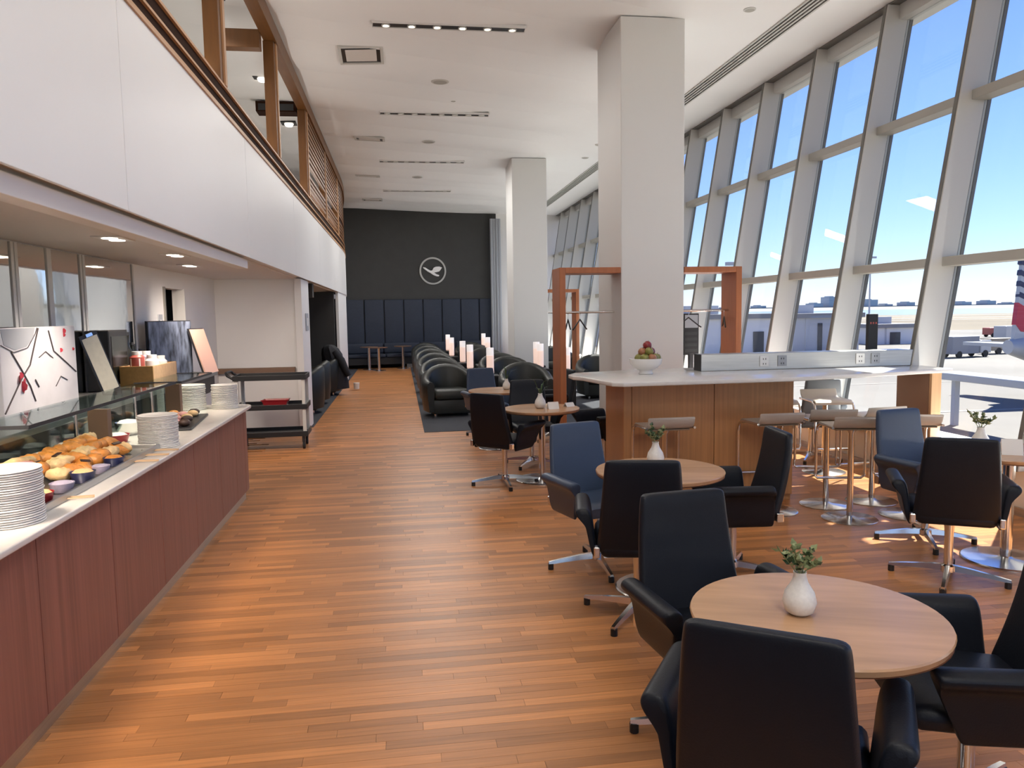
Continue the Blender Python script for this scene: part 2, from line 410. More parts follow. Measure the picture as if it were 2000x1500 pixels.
for z0, z1, d0, d1, mm, nm in ((3.33, 3.362, -.06, .012, 'balcony_edge', 'rail_strip'), (3.362, 3.452, -.06, -.02, 'balcony_dark', 'rail_board'), (3.452, 3.470, -.06, .0, 'balcony_edge', 'rail_strip'), (3.470, 3.568, -.06, -.02, 'balcony_dark', 'rail_board'), (3.568, 3.588, -.10, .0, 'balcony_edge', 'rail_strip')):
    rel(curved(MB(), ysr, d0, d1, z0, z1)).build(nm, mm, rl, smooth=40)
sc = empty('balcony_screen', (XF, 13, 3.6), 0, 'brown wooden balcony screen of posts, top beam and horizontal slats', 'screen')
def rel2(mb): mb.v = [(a - XF, b - 13, c - 3.6) for a, b, c in mb.v]; return mb
rel2(curved(MB(), ysr, -.12, .02, 4.90, 5.09)).build('top_beam', 'balcony_wood', sc, smooth=40)
rel2(MB().box(-1.95, XF - .12, 9.25, 9.40, 4.72, 4.92)).build('stub_beam', 'balcony_wood', sc, bevel=.004)
for y in (.6, 3.6, 6.62, 9.55, 12.6, 15.6, 18.6):
    cx = curve_x(y); rel2(MB().box(cx - .13, cx - .01, y, y + .17, 3.59, 4.90)).build('post', 'balcony_wood', sc, bevel=.004)
    rel2(MB().box(cx - .01, cx + .006, y + .10, y + .17, 3.59, 4.90)).build('post_edge', 'balcony_edge', sc)
ysl = [12.75 + .5 * k for k in range(25)]
for z in [4.10 + .085 * k for k in range(10)] + [3.68 + .08 * k for k in range(4)]:
    rel2(curved(MB(), ysl, -.05, -.015, z, z + .045)).build('slat', 'balcony_wood', sc, smooth=40)
# ---- walls under the balcony
struct('wall_mirror_backing', MB().box(-2.75, -2.62, 0, 9.17, 0, 2.25), 'white_wall', None, 'white wall behind the buffet mirrors', 'wall')
struct('wall_passage', MB().box(-2.75, -2.62, 9.97, 11.6, 0, 2.25), 'white_wall', None, 'white wall past the service doorway', 'wall')
struct('trim_4', MB().box(-2.75, -2.62, 9.17, 9.97, 2.05, 2.25), 'white_wall', None, 'white lintel over the service doorway', 'trim')
struct('wall_niche', MB().box(-2.95, -1.42, 11.6, 11.75, 0, 2.25), 'white_wall', None, 'white wall facing the viewer behind the utility cart', 'wall')
struct('trim_5', MB().box(-1.50, -1.40, 11.55, 12.45, 0, 2.25), 'white_wall', None, 'white wall end with a small grey sign', 'trim', bevel=.004)
struct('trim_6', MB().box(-2.90, -1.53, 11.50, 11.60, .90, .97), 'post_wood', None, 'brown wooden ledge along the white niche wall', 'ledge')
struct('wall_niche_dark', MB().box(-5.5, -1.46, 17.85, 17.97, 0, 2.25), 'charcoal_wall', None, 'dark end wall of the niche', 'wall')
struct('wall_niche_side', MB().box(-5.6, -5.5, 11.7, 25, 0, 2.25), 'charcoal_wall', None, 'dark side wall of the niche', 'wall')
struct('wall_niche_header', MB().box(-5.5, -1.42, 13.2, 13.4, 2.02, 2.25), 'charcoal_wall', None, 'dark header above the niche opening', 'wall')
d = empty('door_1', (-2.62, 9.57, 0), 0, 'beige service door standing ajar beside the mirrors', 'door', None, 'structure')
MB().box(-.55, -.51, -.36, .38, 0, 2.03).build('door_leaf', 'low_wall', d, bevel=.004)
MB().box(-.09, .02, -.42, -.38, 0, 2.06).build('door_frame', 'mullion_dark', d); MB().box(-.09, .02, .385, .41, 0, 2.06).build('door_frame', 'white_plastic', d)
MB().box(-.505, -.47, .26, .30, 1.0, 1.16).build('door_handle', 'chrome', d, bevel=.006)
sg = empty('wall_sign', (-1.398, 12.05, 1.62), 0, 'small grey sign on the white wall end by the niche', 'sign')
MB().box(0, .012, -.16, .16, -.13, .13).build('sign_plate', 'sign_grey', sg, bevel=.003); MB().box(.012, .015, -.05, .05, -.06, .06).build('sign_symbol', 'white_plastic', sg)
sg = empty('wall_sign', (-2.618, 8.98, 1.66), 0, 'small grey sign on the white wall left of the service door', 'sign')
MB().box(0, .012, -.07, .07, -.09, .09).build('sign_plate', 'sign_grey', sg, bevel=.003); MB().box(.012, .015, -.03, .03, -.05, .03).build('sign_symbol', 'white_plastic', sg)

# ---- navy upholstered wall panels + banquette + emblem
NP = 8; s0, s1 = .62, LW - .02
wp = empty('panelled_headboard', (*onwall(s0), 0), math.atan2(wd.y, wd.x), 'navy padded wall panels below the emblem on the end wall', 'wall panelling')
pwid = (s1 - s0) / NP
for k in range(NP):
    MB().box(k * pwid + .012, (k + 1) * pwid - .012, -.085, 0, .45, 2.22).build('panel', 'navy_fabric', wp, bevel=.03, seg=3, smooth=40)
bq = empty('banquette', (*onwall(s0), 0), math.atan2(wd.y, wd.x), 'long navy banquette seat along the end wall', 'bench')
MB().box(.02, 4.9, -.72, -.10, .12, .34).build('base', 'black_plastic', bq, bevel=.01)
for k in range(4): MB().box(.02 + k * 1.22, 1.22 + k * 1.22, -.76, -.10, .34, .46).build('seat_cushion', 'navy_fabric', bq, bevel=.04, seg=3, smooth=40)
for k in range(4): MB().box(.02 + k * 1.22, 1.22 + k * 1.22, -.24, -.09, .46, .80).build('back_cushion', 'navy_fabric', bq, bevel=.05, seg=3, smooth=40)
MB().box(1.9, 4.9, -.70, -.64, .0, .12).build('plinth', 'brushed_steel', bq)
em = empty('round_emblem', (*onwall(3.60, .0), 3.16), math.atan2(wd.y, wd.x), 'round grey emblem of a flying crane inside a ring on the charcoal wall', 'emblem')
R0 = .455
rg = []
for k in range(48):
    a = 2 * PI * k / 48; rg.append([(r * math.cos(a), y, r * math.sin(a)) for r, y in ((R0, 0), (R0, -.04), (R0 - .055, -.04), (R0 - .055, 0))])
MB().loft(rg, False, True).build('ring', 'logo_grey', em, smooth=40)
K = .0182
def ex(p): return [((x - 839) * .00105, (750 - y) * .00105) for x, y in p]   # emblem outline, drawing units to metres
crane = ex([(520, 630), (590, 640), (680, 700), (770, 745), (830, 730), (870, 650), (940, 618), (1050, 612), (1140, 640), (1110, 690), (1050, 765), (960, 790), (880, 800), (950, 850), (1000, 870), (1045, 880), (1030, 925), (960, 920), (860, 885), (760, 815), (690, 780), (600, 715), (540, 670)])
MB().prism_y(crane, -.04, 0).build('crane_bird', 'logo_white', em)

# ---- ceiling fittings
def strip(y, x0, x1, lab, n):
    t = empty('track_light', ((x0 + x1) / 2, y, ZC), 0, lab, 'light', 'recessed light tracks in the ceiling')
    h = (x1 - x0) / 2
    MB().box(-h, h, -.07, .07, -.004, .03).build('slot', 'dark_metal', t)
    for s in (-1, 1): MB().box(-h - .01, h + .01, s * .075 - .01, s * .075 + .01, -.012, .02).build('trim_edge', 'white_plastic', t)
    for k in range(n):
        x = -h + (k + .5) * 2 * h / n
        sp = MB().lathe([(.050, .02), (.052, -.012), (.040, -.016), (.036, .0)], 14).build('spot_head', 'mullion_grey', t, smooth=40, loc=(x, 0, -.004))
        MB().lathe([(.035, -.004), (.030, -.010)], 12).build('spot_lens', 'lamp_glow' if y < 10 else 'lamp_dim', sp)
strip(9.47, -.21, 1.59, 'track light slot with spotlights nearest the viewer in the ceiling', 6)
strip(13.48, -.22, 1.61, 'middle track light slot with spotlights in the ceiling', 8)
strip(17.62, -.33, 1.53, 'track light slot farthest away in the ceiling', 8)
for q, (x, y, ord_) in enumerate(((-.40, 10.66, 'nearest and largest'), (-.475, 15.47, 'second nearest'), (-.67, 19.62, 'third nearest'), (-.69, 23.37, 'farthest'))):
    t = empty('ceiling_vent', (x, y, zfold(x, y)), 0, ord_ + ' square air vent in the ceiling by the balcony', 'vent', 'square ceiling vents')
    t.rotation_euler = (math.atan((zfold(x, y + .1) - zfold(x, y - .1)) / .2), -math.atan((zfold(x + .1, y) - zfold(x - .1, y)) / .2), 0); t.location.z -= .012
    fr = MB()
    for a in ((-.29, .29, -.25, -.21), (-.29, .29, .21, .25), (-.29, -.25, -.21, .21), (.25, .29, -.21, .21)): fr.box(*a, -.015, .02)
    fr.build('frame', 'mullion_grey', t, bevel=.004)
    MB().box(-.25, .25, -.21, .21, .005, .02).build('backing', 'dark_metal', t); MB().box(-.20, .20, -.16, .16, -.012, .0).build('diffuser_plate', 'soffit', t, bevel=.003)
for x, y, r, lab in ((.96, 10.36, .05, 'small ceiling downlight just past the nearest light track'), (.69, 11.65, .13, 'round ceiling speaker between the first and second light tracks'), (.97, 12.9, .05, 'small ceiling downlight just before the middle light track'), (.67, 15.6, .13, 'round ceiling speaker past the middle light track'), (.54, 19.55, .13, 'round ceiling speaker past the farthest light track'), (4.04, 8.59, .07, 'small ceiling downlight right of the near column by the long grille'), (4.13, 15.64, .08, 'ceiling downlight beyond the near column beside the grille'), (4.16, 16.93, .08, 'ceiling downlight in front of the far column by the grille')):
    t = empty('ceiling_fitting', (x, y, zfold(x, y)), 0, lab, 'ceiling fitting'); MB().lathe([(r, .02), (r, -.008), (r * .8, -.014)], 20).build('rim', 'mullion_grey', t, smooth=40); MB().lathe([(r * .78, -.008), (r * .78, -.0145)], 20).build('face', 'transom_grey', t)
gr = empty('linear_grille', (4.67, 12, ZC), 0, 'long narrow air grille running along the ceiling by the windows', 'grille')
MB().box(-.12, .12, -13, 13, -.003, .02).build('backing', 'dark_metal', gr)
for k in range(5): MB().box(-.12 + k * .055, -.095 + k * .055, -13, 13, -.018, .0).build('slat', 'mullion_grey', gr)
for q, (x, y, lab, en) in enumerate(((-1.90, 5.60, 'first soffit spotlight pair over the buffet', 120), (-1.90, 7.05, 'second soffit spotlight pair over the buffet', 120), (-2.14, 8.45, 'third soffit spotlight pair near the service door', 150), (-1.80, 2.95, 'added soffit spotlight pair above the left end of the buffet, out of the picture', 210), (-1.78, .65, 'added soffit spotlight pair above the buffet beside the viewer', 170))):  # the pairs nearest the viewer are added to brighten the plates
    t = empty('soffit_light', (x, y, 2.25), 0, lab, 'light')
    MB().box(-.09, .09, -.16, .16, -.008, .01).build('frame', 'white_plastic', t, bevel=.003)
    for s in (-.07, .07): MB().cyl((0, s), .05, -.012, -.006, 16).build('lens', 'lamp_glow', t)
    L = bpy.data.lights.new('soffit_lamp', 'SPOT'); L.energy = en; L.color = (1, .84, .70); L.spot_size = 1.75; L.spot_blend = 1.0; L.shadow_soft_size = .22
    lo = bpy.data.objects.new('soffit_lamp', L); COL.objects.link(lo); lo.parent = t; lo.location = (0, 0, -.03); lo.rotation_euler = (.85, 0, 0) if q == 2 else (.55, .28, 0) if q > 2 else (0, .28, 0)
for q, (x, y) in enumerate(((-1.87, 11.94), (-1.84, 14.4), (-1.89, 8.85))):
    t = empty('balcony_downlight', (x, y, zfold(x, y)), 0, ('square downlight in the balcony ceiling between the posts', 'square downlight in the balcony ceiling behind the slats', 'square downlight in the balcony ceiling at the top edge of the picture')[q], 'light')
    MB().box(-.13, .13, -.13, .13, -.012, .02).build('frame', 'dark_metal', t, bevel=.004); MB().lathe([(.08, -.01), (.06, -.05)], 16).build('lens', 'lamp_glow', t)
    L = bpy.data.lights.new('balcony_lamp', 'SPOT'); L.energy = 20; L.color = (1, .86, .72); L.spot_size = 2.2; L.spot_blend = .7; L.shadow_soft_size = .06
    lo = bpy.data.objects.new('balcony_lamp', L); COL.objects.link(lo); lo.parent = t; lo.location = (0, 0, -.07)
cu2 = empty('ceiling_beam_unit', (-1.83, 13.05, 5.0), 0, 'dark boxed unit under the balcony ceiling behind the posts', 'ceiling unit')
MB().box(-.32, .30, -.15, .15, -.06, .10).build('casing', 'balcony_dark', cu2, bevel=.006); MB().box(-.28, .26, -.155, -.15, -.04, .06).build('front_plate', 'dark_metal', cu2)
# the light tracks shine on the room; the slots below are added as fill light
strip(21.70, -.33, 1.5, 'faint added track light slot in the ceiling close to the end wall', 6)
strip(5.45, -.22, 1.6, 'added track light slot in the ceiling above the near tables, out of the picture', 6)
strip(1.40, -.22, 1.6, 'added track light slot in the ceiling right above the viewer', 6)
strip(-2.65, -.22, 1.6, 'added track light slot in the ceiling just behind the viewer', 6)
strip(-6.70, -.22, 1.6, 'added track light slot in the ceiling farthest behind the viewer', 6)
def area(name, loc, sx, sy, en, col, rot=(0, 0, 0), spread=PI):
    L = bpy.data.lights.new(name, 'AREA'); L.shape = 'RECTANGLE'; L.size = sx; L.size_y = sy; L.energy = en; L.color = col; L.spread = spread
    lo = bpy.data.objects.new(name, L); COL.objects.link(lo); lo.location = loc; lo.rotation_euler = rot; return lo
for x, y, e in ((.69, 9.47, 10), (.69, 13.48, 38), (.6, 17.62, 50), (.6, 21.7, 55), (.69, 5.45, 18), (.69, 1.40, 30), (.69, -2.65, 70), (.69, -6.70, 100)):  # includes the fill lamps of the added slots
    area('track_lamp', (x, y, ZC - .07), 1.9, .6, e, (1, .97, .93))
su = empty('added_sill_uplight', (5.02, 9, .455), 0, 'slim added uplight strip lying along the window sill', 'light')  # invented strip, put in to brighten the ceiling and mullions
MB().box(-.03, .03, -18, 17.5, 0, .02).build('housing', 'sill_white', su)
o = area('sill_fill_lamp', (0, 0, .025), .04, 35, 760, (1, .96, .90), (PI, 0, 0)); o.parent = su
ru = empty('added_rail_uplight', (XF - .16, 5, 3.585), 0, 'slim added uplight strip behind the balcony railing top', 'light')  # made-up fixture that lifts the ceiling brightness from the balcony side
MB().box(-.03, .03, -14, 13.5, -.03, .0).build('housing', 'balcony_dark', ru)
o = area('rail_fill_lamp', (0, 0, .006), .04, 27, 40, (1, .97, .93), (PI, 0, 0)); o.parent = ru

# ================================================================ FURNITURE
def make_armchair(leather='leather'):
    r = empty('swivel_armchair', (0, 0, 0))
    # seat
    rings = []
    for y, w_, zc, h in ((-.215, .19, .435, .028), (-.20, .215, .435, .040), (-.05, .235, .436, .046), (.12, .24, .440, .046), (.23, .235, .442, .042), (.262, .215, .438, .030)):
        rings.append([(a, y, zc + b) for a, b in rrect(w_, h, 3, h * .9)])
    MB().loft(rings).build('seat', leather, r, smooth=50)
    # backrest: reclined, tapering, slightly cupped
    rings = []
    for k in range(13):
        v = k / 12; z = .40 + .54 * v; yc = -.205 - .105 * v - .02 * math.sin(PI * v); wv = .238 - .045 * v; t = .027
        if k == 0: t *= .6; wv -= .02
        if k == 12: t *= .6; wv -= .012
        if k == 11: z = .40 + .54 * .982; t *= .95; wv -= .003
        ring = []
        for a, b in rrect(wv, t, 3, t * .9): ring.append((a, yc + b + .035 * (a / .24) ** 2, z))
        rings.append(ring)
    MB().loft(rings).build('backrest', leather, r, smooth=60)
    # armrests: thin side panel flaring into a padded top
    sec = [(.222, .375), (.250, .370), (.272, .44), (.288, .53), (.305, .580), (.342, .596), (.352, .622), (.335, .645), (.29, .648), (.262, .630), (.250, .56), (.240, .45)]
    for s in (-1, 1):
        rings = []
        for q, u in enumerate((0, .04, .2, .5, .8, .96, 1)):
            ring = []
            cx = sum(p[0] for p in sec) / len(sec); cz = sum(p[1] for p in sec) / len(sec); k = .86 if q in (0, 6) else 1
            for px, pz in sec:
                px2 = cx + (px - cx) * (k if q in (0, 6) else 1); pz2 = cz + (pz - cz) * (.95 if q in (0, 6) else 1)
                hz = (pz - .37) / .28; y0 = -.175 + .02 * hz; y1 = .13 + .125 * hz
                ring.append((s * px2, y0 + (y1 - y0) * u, pz2))
            rings.append(ring if s > 0 else ring[::-1])
        MB().loft(rings).build('armrest', leather, r, smooth=55)
        MB().box(s * .235 - .016, s * .235 + .016, -.235, -.19, .40, .46).build('bracket', 'chrome', r, bevel=.006)
    for c in [x for x in bpy.data.objects if x.parent == r and x.name.split('.')[0] in ('armrest', 'backrest')]:
        md = c.modifiers.new('round', 'SUBSURF'); md.levels = 1; md.render_levels = 2
    MB().lathe([(.09, .385), (.06, .372), (.030, .35), (.026, .30), (.026, .10), (.042, .09), (.045, .055), (.03, .045)], 18).build('column', 'chrome', r, smooth=40)
    for k in range(4):
        a = PI / 4 + k * PI / 2; c, s_ = math.cos(a), math.sin(a); rings = []
        for q in (.03, .12, .25, .335):
            ww = .021 - .008 * (q / .335); zt = .098 - .10 * (q / .335) ** 1.4 * .45; zb = zt - (.040 - .022 * q / .335)
            rings.append([(q * c - s_ * b, q * s_ + c * b, z) for b, z in ((ww, zb), (ww * .7, zt), (-ww * .7, zt), (-ww, zb))])
        lg = MB().loft(rings).build('leg', 'chrome', r, smooth=35)
        MB().cyl((.32 * c, .32 * s_), .019, 0, .040, 10).build('glide', 'black_plastic', lg)
    return r
chair0 = make_armchair(); first = [True]
def swap(o, old, new):
    for c in [x for x in bpy.data.objects if x.parent == o]:
        if c.data and c.data.materials and c.data.materials[0] == MATS[old]:
            c.data = c.data.copy(); c.data.materials[0] = MATS[new]
def chair(x, y, fx, fy, label, base_rot=0, group='black swivel armchairs at the round tables', leather=None):
    o = chair0 if first[0] else copy_tree(chair0); first[0] = False
    o.location = (x, y, 0); o.rotation_euler = (0, 0, face_rz(fx, fy)); tag(o, label, 'chair', group)
    if base_rot:
        for c in [k for k in bpy.data.objects if k.parent == o and k.name.split('.')[0] == 'leg']: c.rotation_euler = (0, 0, base_rot)
    if leather: swap(o, 'leather', leather)
    return o
chair(1.00, 1.91, .55, .83, 'black swivel armchair in the foreground with its back to the viewer')
chair(1.20, 2.78, .12, -.99, 'black swivel armchair facing the viewer across the nearest round table', .35)
chair(1.83, 2.20, -.966, .26, 'black swivel armchair cut by the right edge at the nearest round table')
chair(1.28, 4.04, .22, .97, 'black swivel armchair with its back to the viewer at the second round table', .30)
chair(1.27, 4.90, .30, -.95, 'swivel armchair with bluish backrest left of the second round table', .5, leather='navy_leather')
chair(2.08, 4.58, -.98, .10, 'black swivel armchair seen from the side right of the second round table', .3)
chair(1.00, 7.50, .68, .73, 'black swivel armchair with its back to the viewer at the third round table')
chair(1.43, 8.40, .0, -1.0, 'black swivel armchair behind the third round table facing the viewer', .2)
chair(2.12, 7.85, -.97, -.22, 'black swivel armchair side-on at the right of the third round table')
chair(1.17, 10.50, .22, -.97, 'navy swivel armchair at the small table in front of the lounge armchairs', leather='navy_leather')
chair(1.97, 10.08, -.97, -.1, 'black swivel armchair beside the wooden coat frame at the small far table')
chair(3.35, 4.24, .48, .88, 'black swivel armchair with its back to the viewer at the table by the window', .55)
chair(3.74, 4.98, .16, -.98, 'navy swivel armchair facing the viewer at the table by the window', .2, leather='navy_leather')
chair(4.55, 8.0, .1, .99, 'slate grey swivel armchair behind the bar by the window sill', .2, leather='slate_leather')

def make_table(r=.388, h=.74):
    t = empty('round_table', (0, 0, 0))
    MB().lathe([(r - .02, h - .030), (r - .006, h - .024), (r, h - .006), (r - .003, h), (.001, h)], 56).build('table_top', 'oak_top', t, smooth=30)
    MB().lathe([(r - .022, h - .034), (r - .004, h - .0265)], 56).build('top_edge', 'oak_edge', t)
    MB().lathe([(.11, h - .032), (.09, h - .045), (.036, h - .06), (.034, .03)], 20).build('pedestal', 'chrome', t, smooth=40)
    MB().lathe([(.27, 0), (.27, .008), (.262, .014), (.05, .022), (.034, .032)], 48).build('base_disc', 'steel_disc', t, smooth=30)
    return t
tab0 = make_table()
for q, (x, y, rz, lab) in enumerate(((1.275, 2.19, -.35, 'round oak pedestal table in the foreground with a white vase'), (1.54, 4.43, -.2, 'round oak pedestal table in front of the bar'), (1.40, 7.62, 0, 'round oak pedestal table with a white vase and card left of the bar end'), (1.22, 9.6, .2, 'small round table in front of the lounge armchairs'), (3.98, 4.5, .3, 'round table by the window at the right edge'))):
    o = tab0 if q == 0 else copy_tree(tab0); o.location = (x, y, 0); o.rotation_euler = (0, 0, rz); tag(o, lab, 'table', 'round pedestal tables')
for q, (x, y, lab) in enumerate(((-.98, 24.6, 'small dark round table at the left of the banquette'), (-.66, 24.05, 'small dark round table just in front of the leftmost banquette table'), (.08, 24.75, 'small dark round table near the middle of the banquette'))):
    t = empty('side_table', (x, y, 0), 0, lab, 'table', 'small tables at the banquette')
    MB().lathe([(.27, .70), (.28, .715), (.28, .725), (.001, .725)], 28).build('table_top', 'post_wood', t, smooth=30)
    MB().lathe([(.06, .70), (.045, .68), (.045, .02)], 14).build('pedestal', 'chrome', t, smooth=40); MB().lathe([(.21, 0), (.21, .012), (.05, .02)], 24).build('base_disc', 'steel_disc', t, smooth=30)

# ---- vases with greenery
leafm = MB().add([(0, 0, 0), (.013, .014, .005), (0, .034, .008), (-.013, .014, .005), (0, .015, -.003)], [(0, 1, 4), (1, 2, 4), (2, 3, 4), (3, 0, 4)]).mesh('leaf'); leafm.materials.append(MATS['leaf_green'])
leafd = leafm.copy(); leafd.materials[0] = MATS['leaf_dark']
def vase(x, y, z, s, label, style):
    t = empty('bud_vase', (x, y, z), 0, label, 'vase')
    MB().lathe([(.030 * s, 0), (.048 * s, .012 * s), (.058 * s, .045 * s), (.050 * s, .080 * s), (.028 * s, .115 * s), (.021 * s, .140 * s), (.023 * s, .152 * s), (.017 * s, .150 * s), (.015 * s, .10 * s)], 24).build('vase_body', 'vase_glaze', t, smooth=60)
    rnd = random.Random(int(x * 100 + y * 10))
    if style == 'sprigs':
        for k in range(5):
            a = 2 * PI * k / 5 + .4; L = (.035 + .045 * rnd.random()) * s; h = (.04 + .06 * rnd.random()) * s
            pts = [(0, 0, .12 * s), (L * .3 * math.cos(a), L * .3 * math.sin(a), .16 * s), (L * math.cos(a), L * math.sin(a), .15 * s + h)]
            st = MB().tube(pts, .0022 * s, 5).build('stem', 'leaf_green', t)
            for j in range(15):
                u = .2 + .8 * j / 14; p = Vector(pts[1]).lerp(Vector(pts[2]), u)
                lf = obj('leaf', leafm if rnd.random() < .6 else leafd, None, st, tuple(p), (rnd.uniform(-.2, 1.2), rnd.uniform(-.6, .6), rnd.uniform(0, 2 * PI))); lf.scale = (s * 1.0,) * 3
    else:
        for k in range(7):
            a = 2 * PI * k / 7; L = (.05 + .13 * rnd.random()) * s; h = (.04 + .17 * rnd.random()) * s
            p0 = Vector((0, 0, .13 * s)); p1 = Vector((L * .4 * math.cos(a), L * .4 * math.sin(a), .13 * s + h * .8)); p2 = Vector((L * math.cos(a), L * math.sin(a), .13 * s + h))
            w_ = .008 * s; sd = Vector((-math.sin(a), math.cos(a), 0)) * w_
            MB().add([p0 - sd * .5, p0 + sd * .5, p1 + sd, p1 - sd, p2, p1 + Vector((0, 0, -.002))], [(0, 1, 5), (1, 2, 5), (2, 4, 5), (4, 3, 5), (3, 0, 5)]).build('leaf', 'leaf_dark', t)
    return t
vase(1.225, 2.20, .74, .90, 'speckled white bud vase with green sprigs on the foreground table', 'sprigs')
vase(1.565, 4.58, .74, .95, 'white bud vase with leafy sprigs half hidden on the table before the bar', 'sprigs')
vase(1.385, 7.60, .74, 1.0, 'white bud vase with long blades of grass on the third table', 'blades')
vase(1.32, 9.62, .74, .9, 'white bud vase with long leaves on the small far table', 'blades')
vase(3.84, 4.60, .74, 1.0, 'white bud vase with a dark sprig on the table by the window', 'sprigs')
def card(x, y, z, w_, h, rz, lab):
    t = empty('table_card', (x, y, z), rz, lab, 'card')
    MB().prism_x([(-.035, 0), (-.030, 0), (.002, h), (-.002, h)], -w_ / 2, w_ / 2).build('front_leaf', 'paper', t); MB().prism_x([(.030, 0), (.035, 0), (.002, h), (-.002, h)], -w_ / 2, w_ / 2).build('back_leaf', 'paper', t)
card(1.50, 7.52, .74, .11, .07, .1, 'white folded card beside the vase on the third table')
card(3.90, 4.40, .74, .12, .10, -.5, 'white folded card beside the vase on the table by the window')
card(1.70, 7.68, .74, .10, .04, .4, 'small white card at the right rim of the third table')

# ---- bar
ba = empty('bar_counter', (3.2, 6.3, 0), 0, 'long stone-topped bar counter on oak pedestals reaching the window', 'counter')
def rb(mb): mb.v = [(a - 3.2, b - 6.3, c) for a, b, c in mb.v]; return mb
BT = 1.14
rb(MB().prism([(1.50, 6.62), (1.56, 6.50), (1.66, 5.92), (1.74, 5.86), (3.19, 5.90), (4.28, 6.14), (4.96, 6.30), (4.96, 7.30), (4.2, 7.30), (2.3, 7.20), (1.60, 6.98), (1.50, 6.80)], BT - .035, BT)).build('counter_top', 'bar_top', ba, bevel=.008, seg=3, smooth=40)
ped = rb(MB().box(1.89, 3.42, 6.335, 6.95, 0, BT - .036)).build('pedestal', 'bar_wood', ba, bevel=.004)
for a, b in ((1.87, 1.94), (1.944, 2.68), (2.684, 3.416)):
    rb(MB().box(a, b, 6.30, 6.334, .06, BT - .04)).build('panel', 'bar_wood', ped, bevel=.003).matrix_parent_inverse = Matrix()
rb(MB().box(4.80, 4.90, 6.37, 6.86, 0, BT - .036)).build('end_slab', 'bar_wood_end', ba, bevel=.004)
rb(MB().box(4.795, 4.80, 6.40, 6.86, 0, BT - .036)).build('inner_shade_sheet', 'post_wood', ba)  # darker sheet over the slab's inner face, shade put into the colour
pb = empty('power_box', (2.74, 6.74, BT), math.atan2(.04, 2.22), 'long brushed steel socket box standing on the bar counter', 'socket box')
MB().box(0, 2.2, 0, .16, 0, .155).build('housing', 'brushed_steel', pb, bevel=.004)
for x in (.62, .80, 1.60, 1.76):
    s = MB().box(x - .045, x + .045, -.008, 0, .03, .13).build('socket', 'white_plastic' if x in (.62, 1.60) else 'sign_grey', pb, bevel=.003)
    for dz in (.055, .10):
        for dx in (-.012, .012): MB().box(x + dx - .003, x + dx + .003, -.010, -.008, dz - .008, dz + .008).build('slot', 'black_plastic', s)
MB().box(-.006, 0, 0, .16, 0, .155).build('end_cap', 'dark_metal', pb)
ds = empty('display_stand', (4.62, 7.02, BT), .1, 'small black display unit standing on the bar beside the steel box', 'display')
MB().box(-.06, .06, -.04, .04, 0, .02).build('foot', 'black_plastic', ds, bevel=.004); MB().box(-.055, .055, -.02, .02, .02, .50).build('screen', 'black_plastic', ds, bevel=.004)
for k in (-.03, 0, .03): MB().box(k - .008, k + .008, -.022, -.0195, .40, .42).build('indicator', 'tin_red', ds)
# fruit bowl
bw = empty('fruit_bowl', (2.17, 6.62, BT), 0, 'white footed ceramic bowl of apples on the bar counter', 'bowl')
MB().lathe([(.06, 0), (.065, .006), (.055, .02), (.058, .035), (.10, .055), (.138, .095), (.148, .140), (.143, .142), (.130, .10), (.09, .065), (.001, .058)], 36).build('bowl_body', 'ceramic', bw, smooth=50)
apl = MB().lathe([(.001, .008), (.012, .003), (.028, .010), (.036, .032), (.033, .052), (.020, .066), (.008, .064), (.001, .058)], 14).mesh('apple', smooth=70)
am = {}
for n_ in ('apple_red', 'apple_green', 'apple_blush'): c = apl.copy(); c.materials.append(MATS[n_]); am[n_] = c
stemm = MB().tube([(0, 0, .058), (.003, 0, .078)], .0018, 5).mesh('stalk'); stemm.materials.append(MATS['branch_dark'])
posn = [(-.085, -.03, .115, 'apple_green'), (-.045, -.085, .118, 'apple_green'), (.015, -.095, .118, 'apple_blush'), (.068, -.065, .118, 'apple_green'), (.092, .0, .115, 'apple_green'), (.04, .075, .115, 'apple_red'), (-.04, .075, .115, 'apple_blush'),
        (-.045, -.02, .165, 'apple_blush'), (.0, -.050, .170, 'apple_green'), (.050, -.012, .165, 'apple_red'), (.0, .04, .165, 'apple_blush'), (.004, -.008, .218, 'apple_red')]
APW = ('far left', 'front left', 'front right', 'right front', 'far right', 'back right', 'back left', 'left', 'front', 'right', 'back', 'at the peak')
nmz = {'apple_red': 'red', 'apple_green': 'green', 'apple_blush': 'red-blushed yellow'}
for q, (x, y, z, k) in enumerate(posn):
    where = 'topmost in the heap' if q == 11 else ('in the middle layer of the heap' if q > 6 else 'in the bottom layer of the heap')
    o = obj('apple', am[k], None, None, (2.17 + x, 6.62 + y, BT + .108 + (z - .115) * 1.1), (.3 * math.sin(q), .3 * math.cos(q * 2), q)); tag(o, '%s apple %s in the white bowl, %s' % (nmz[k], where, APW[q]), 'apple', 'apples in the white bowl'); o.scale = (1.1,) * 3
    obj('stalk', stemm, None, o)

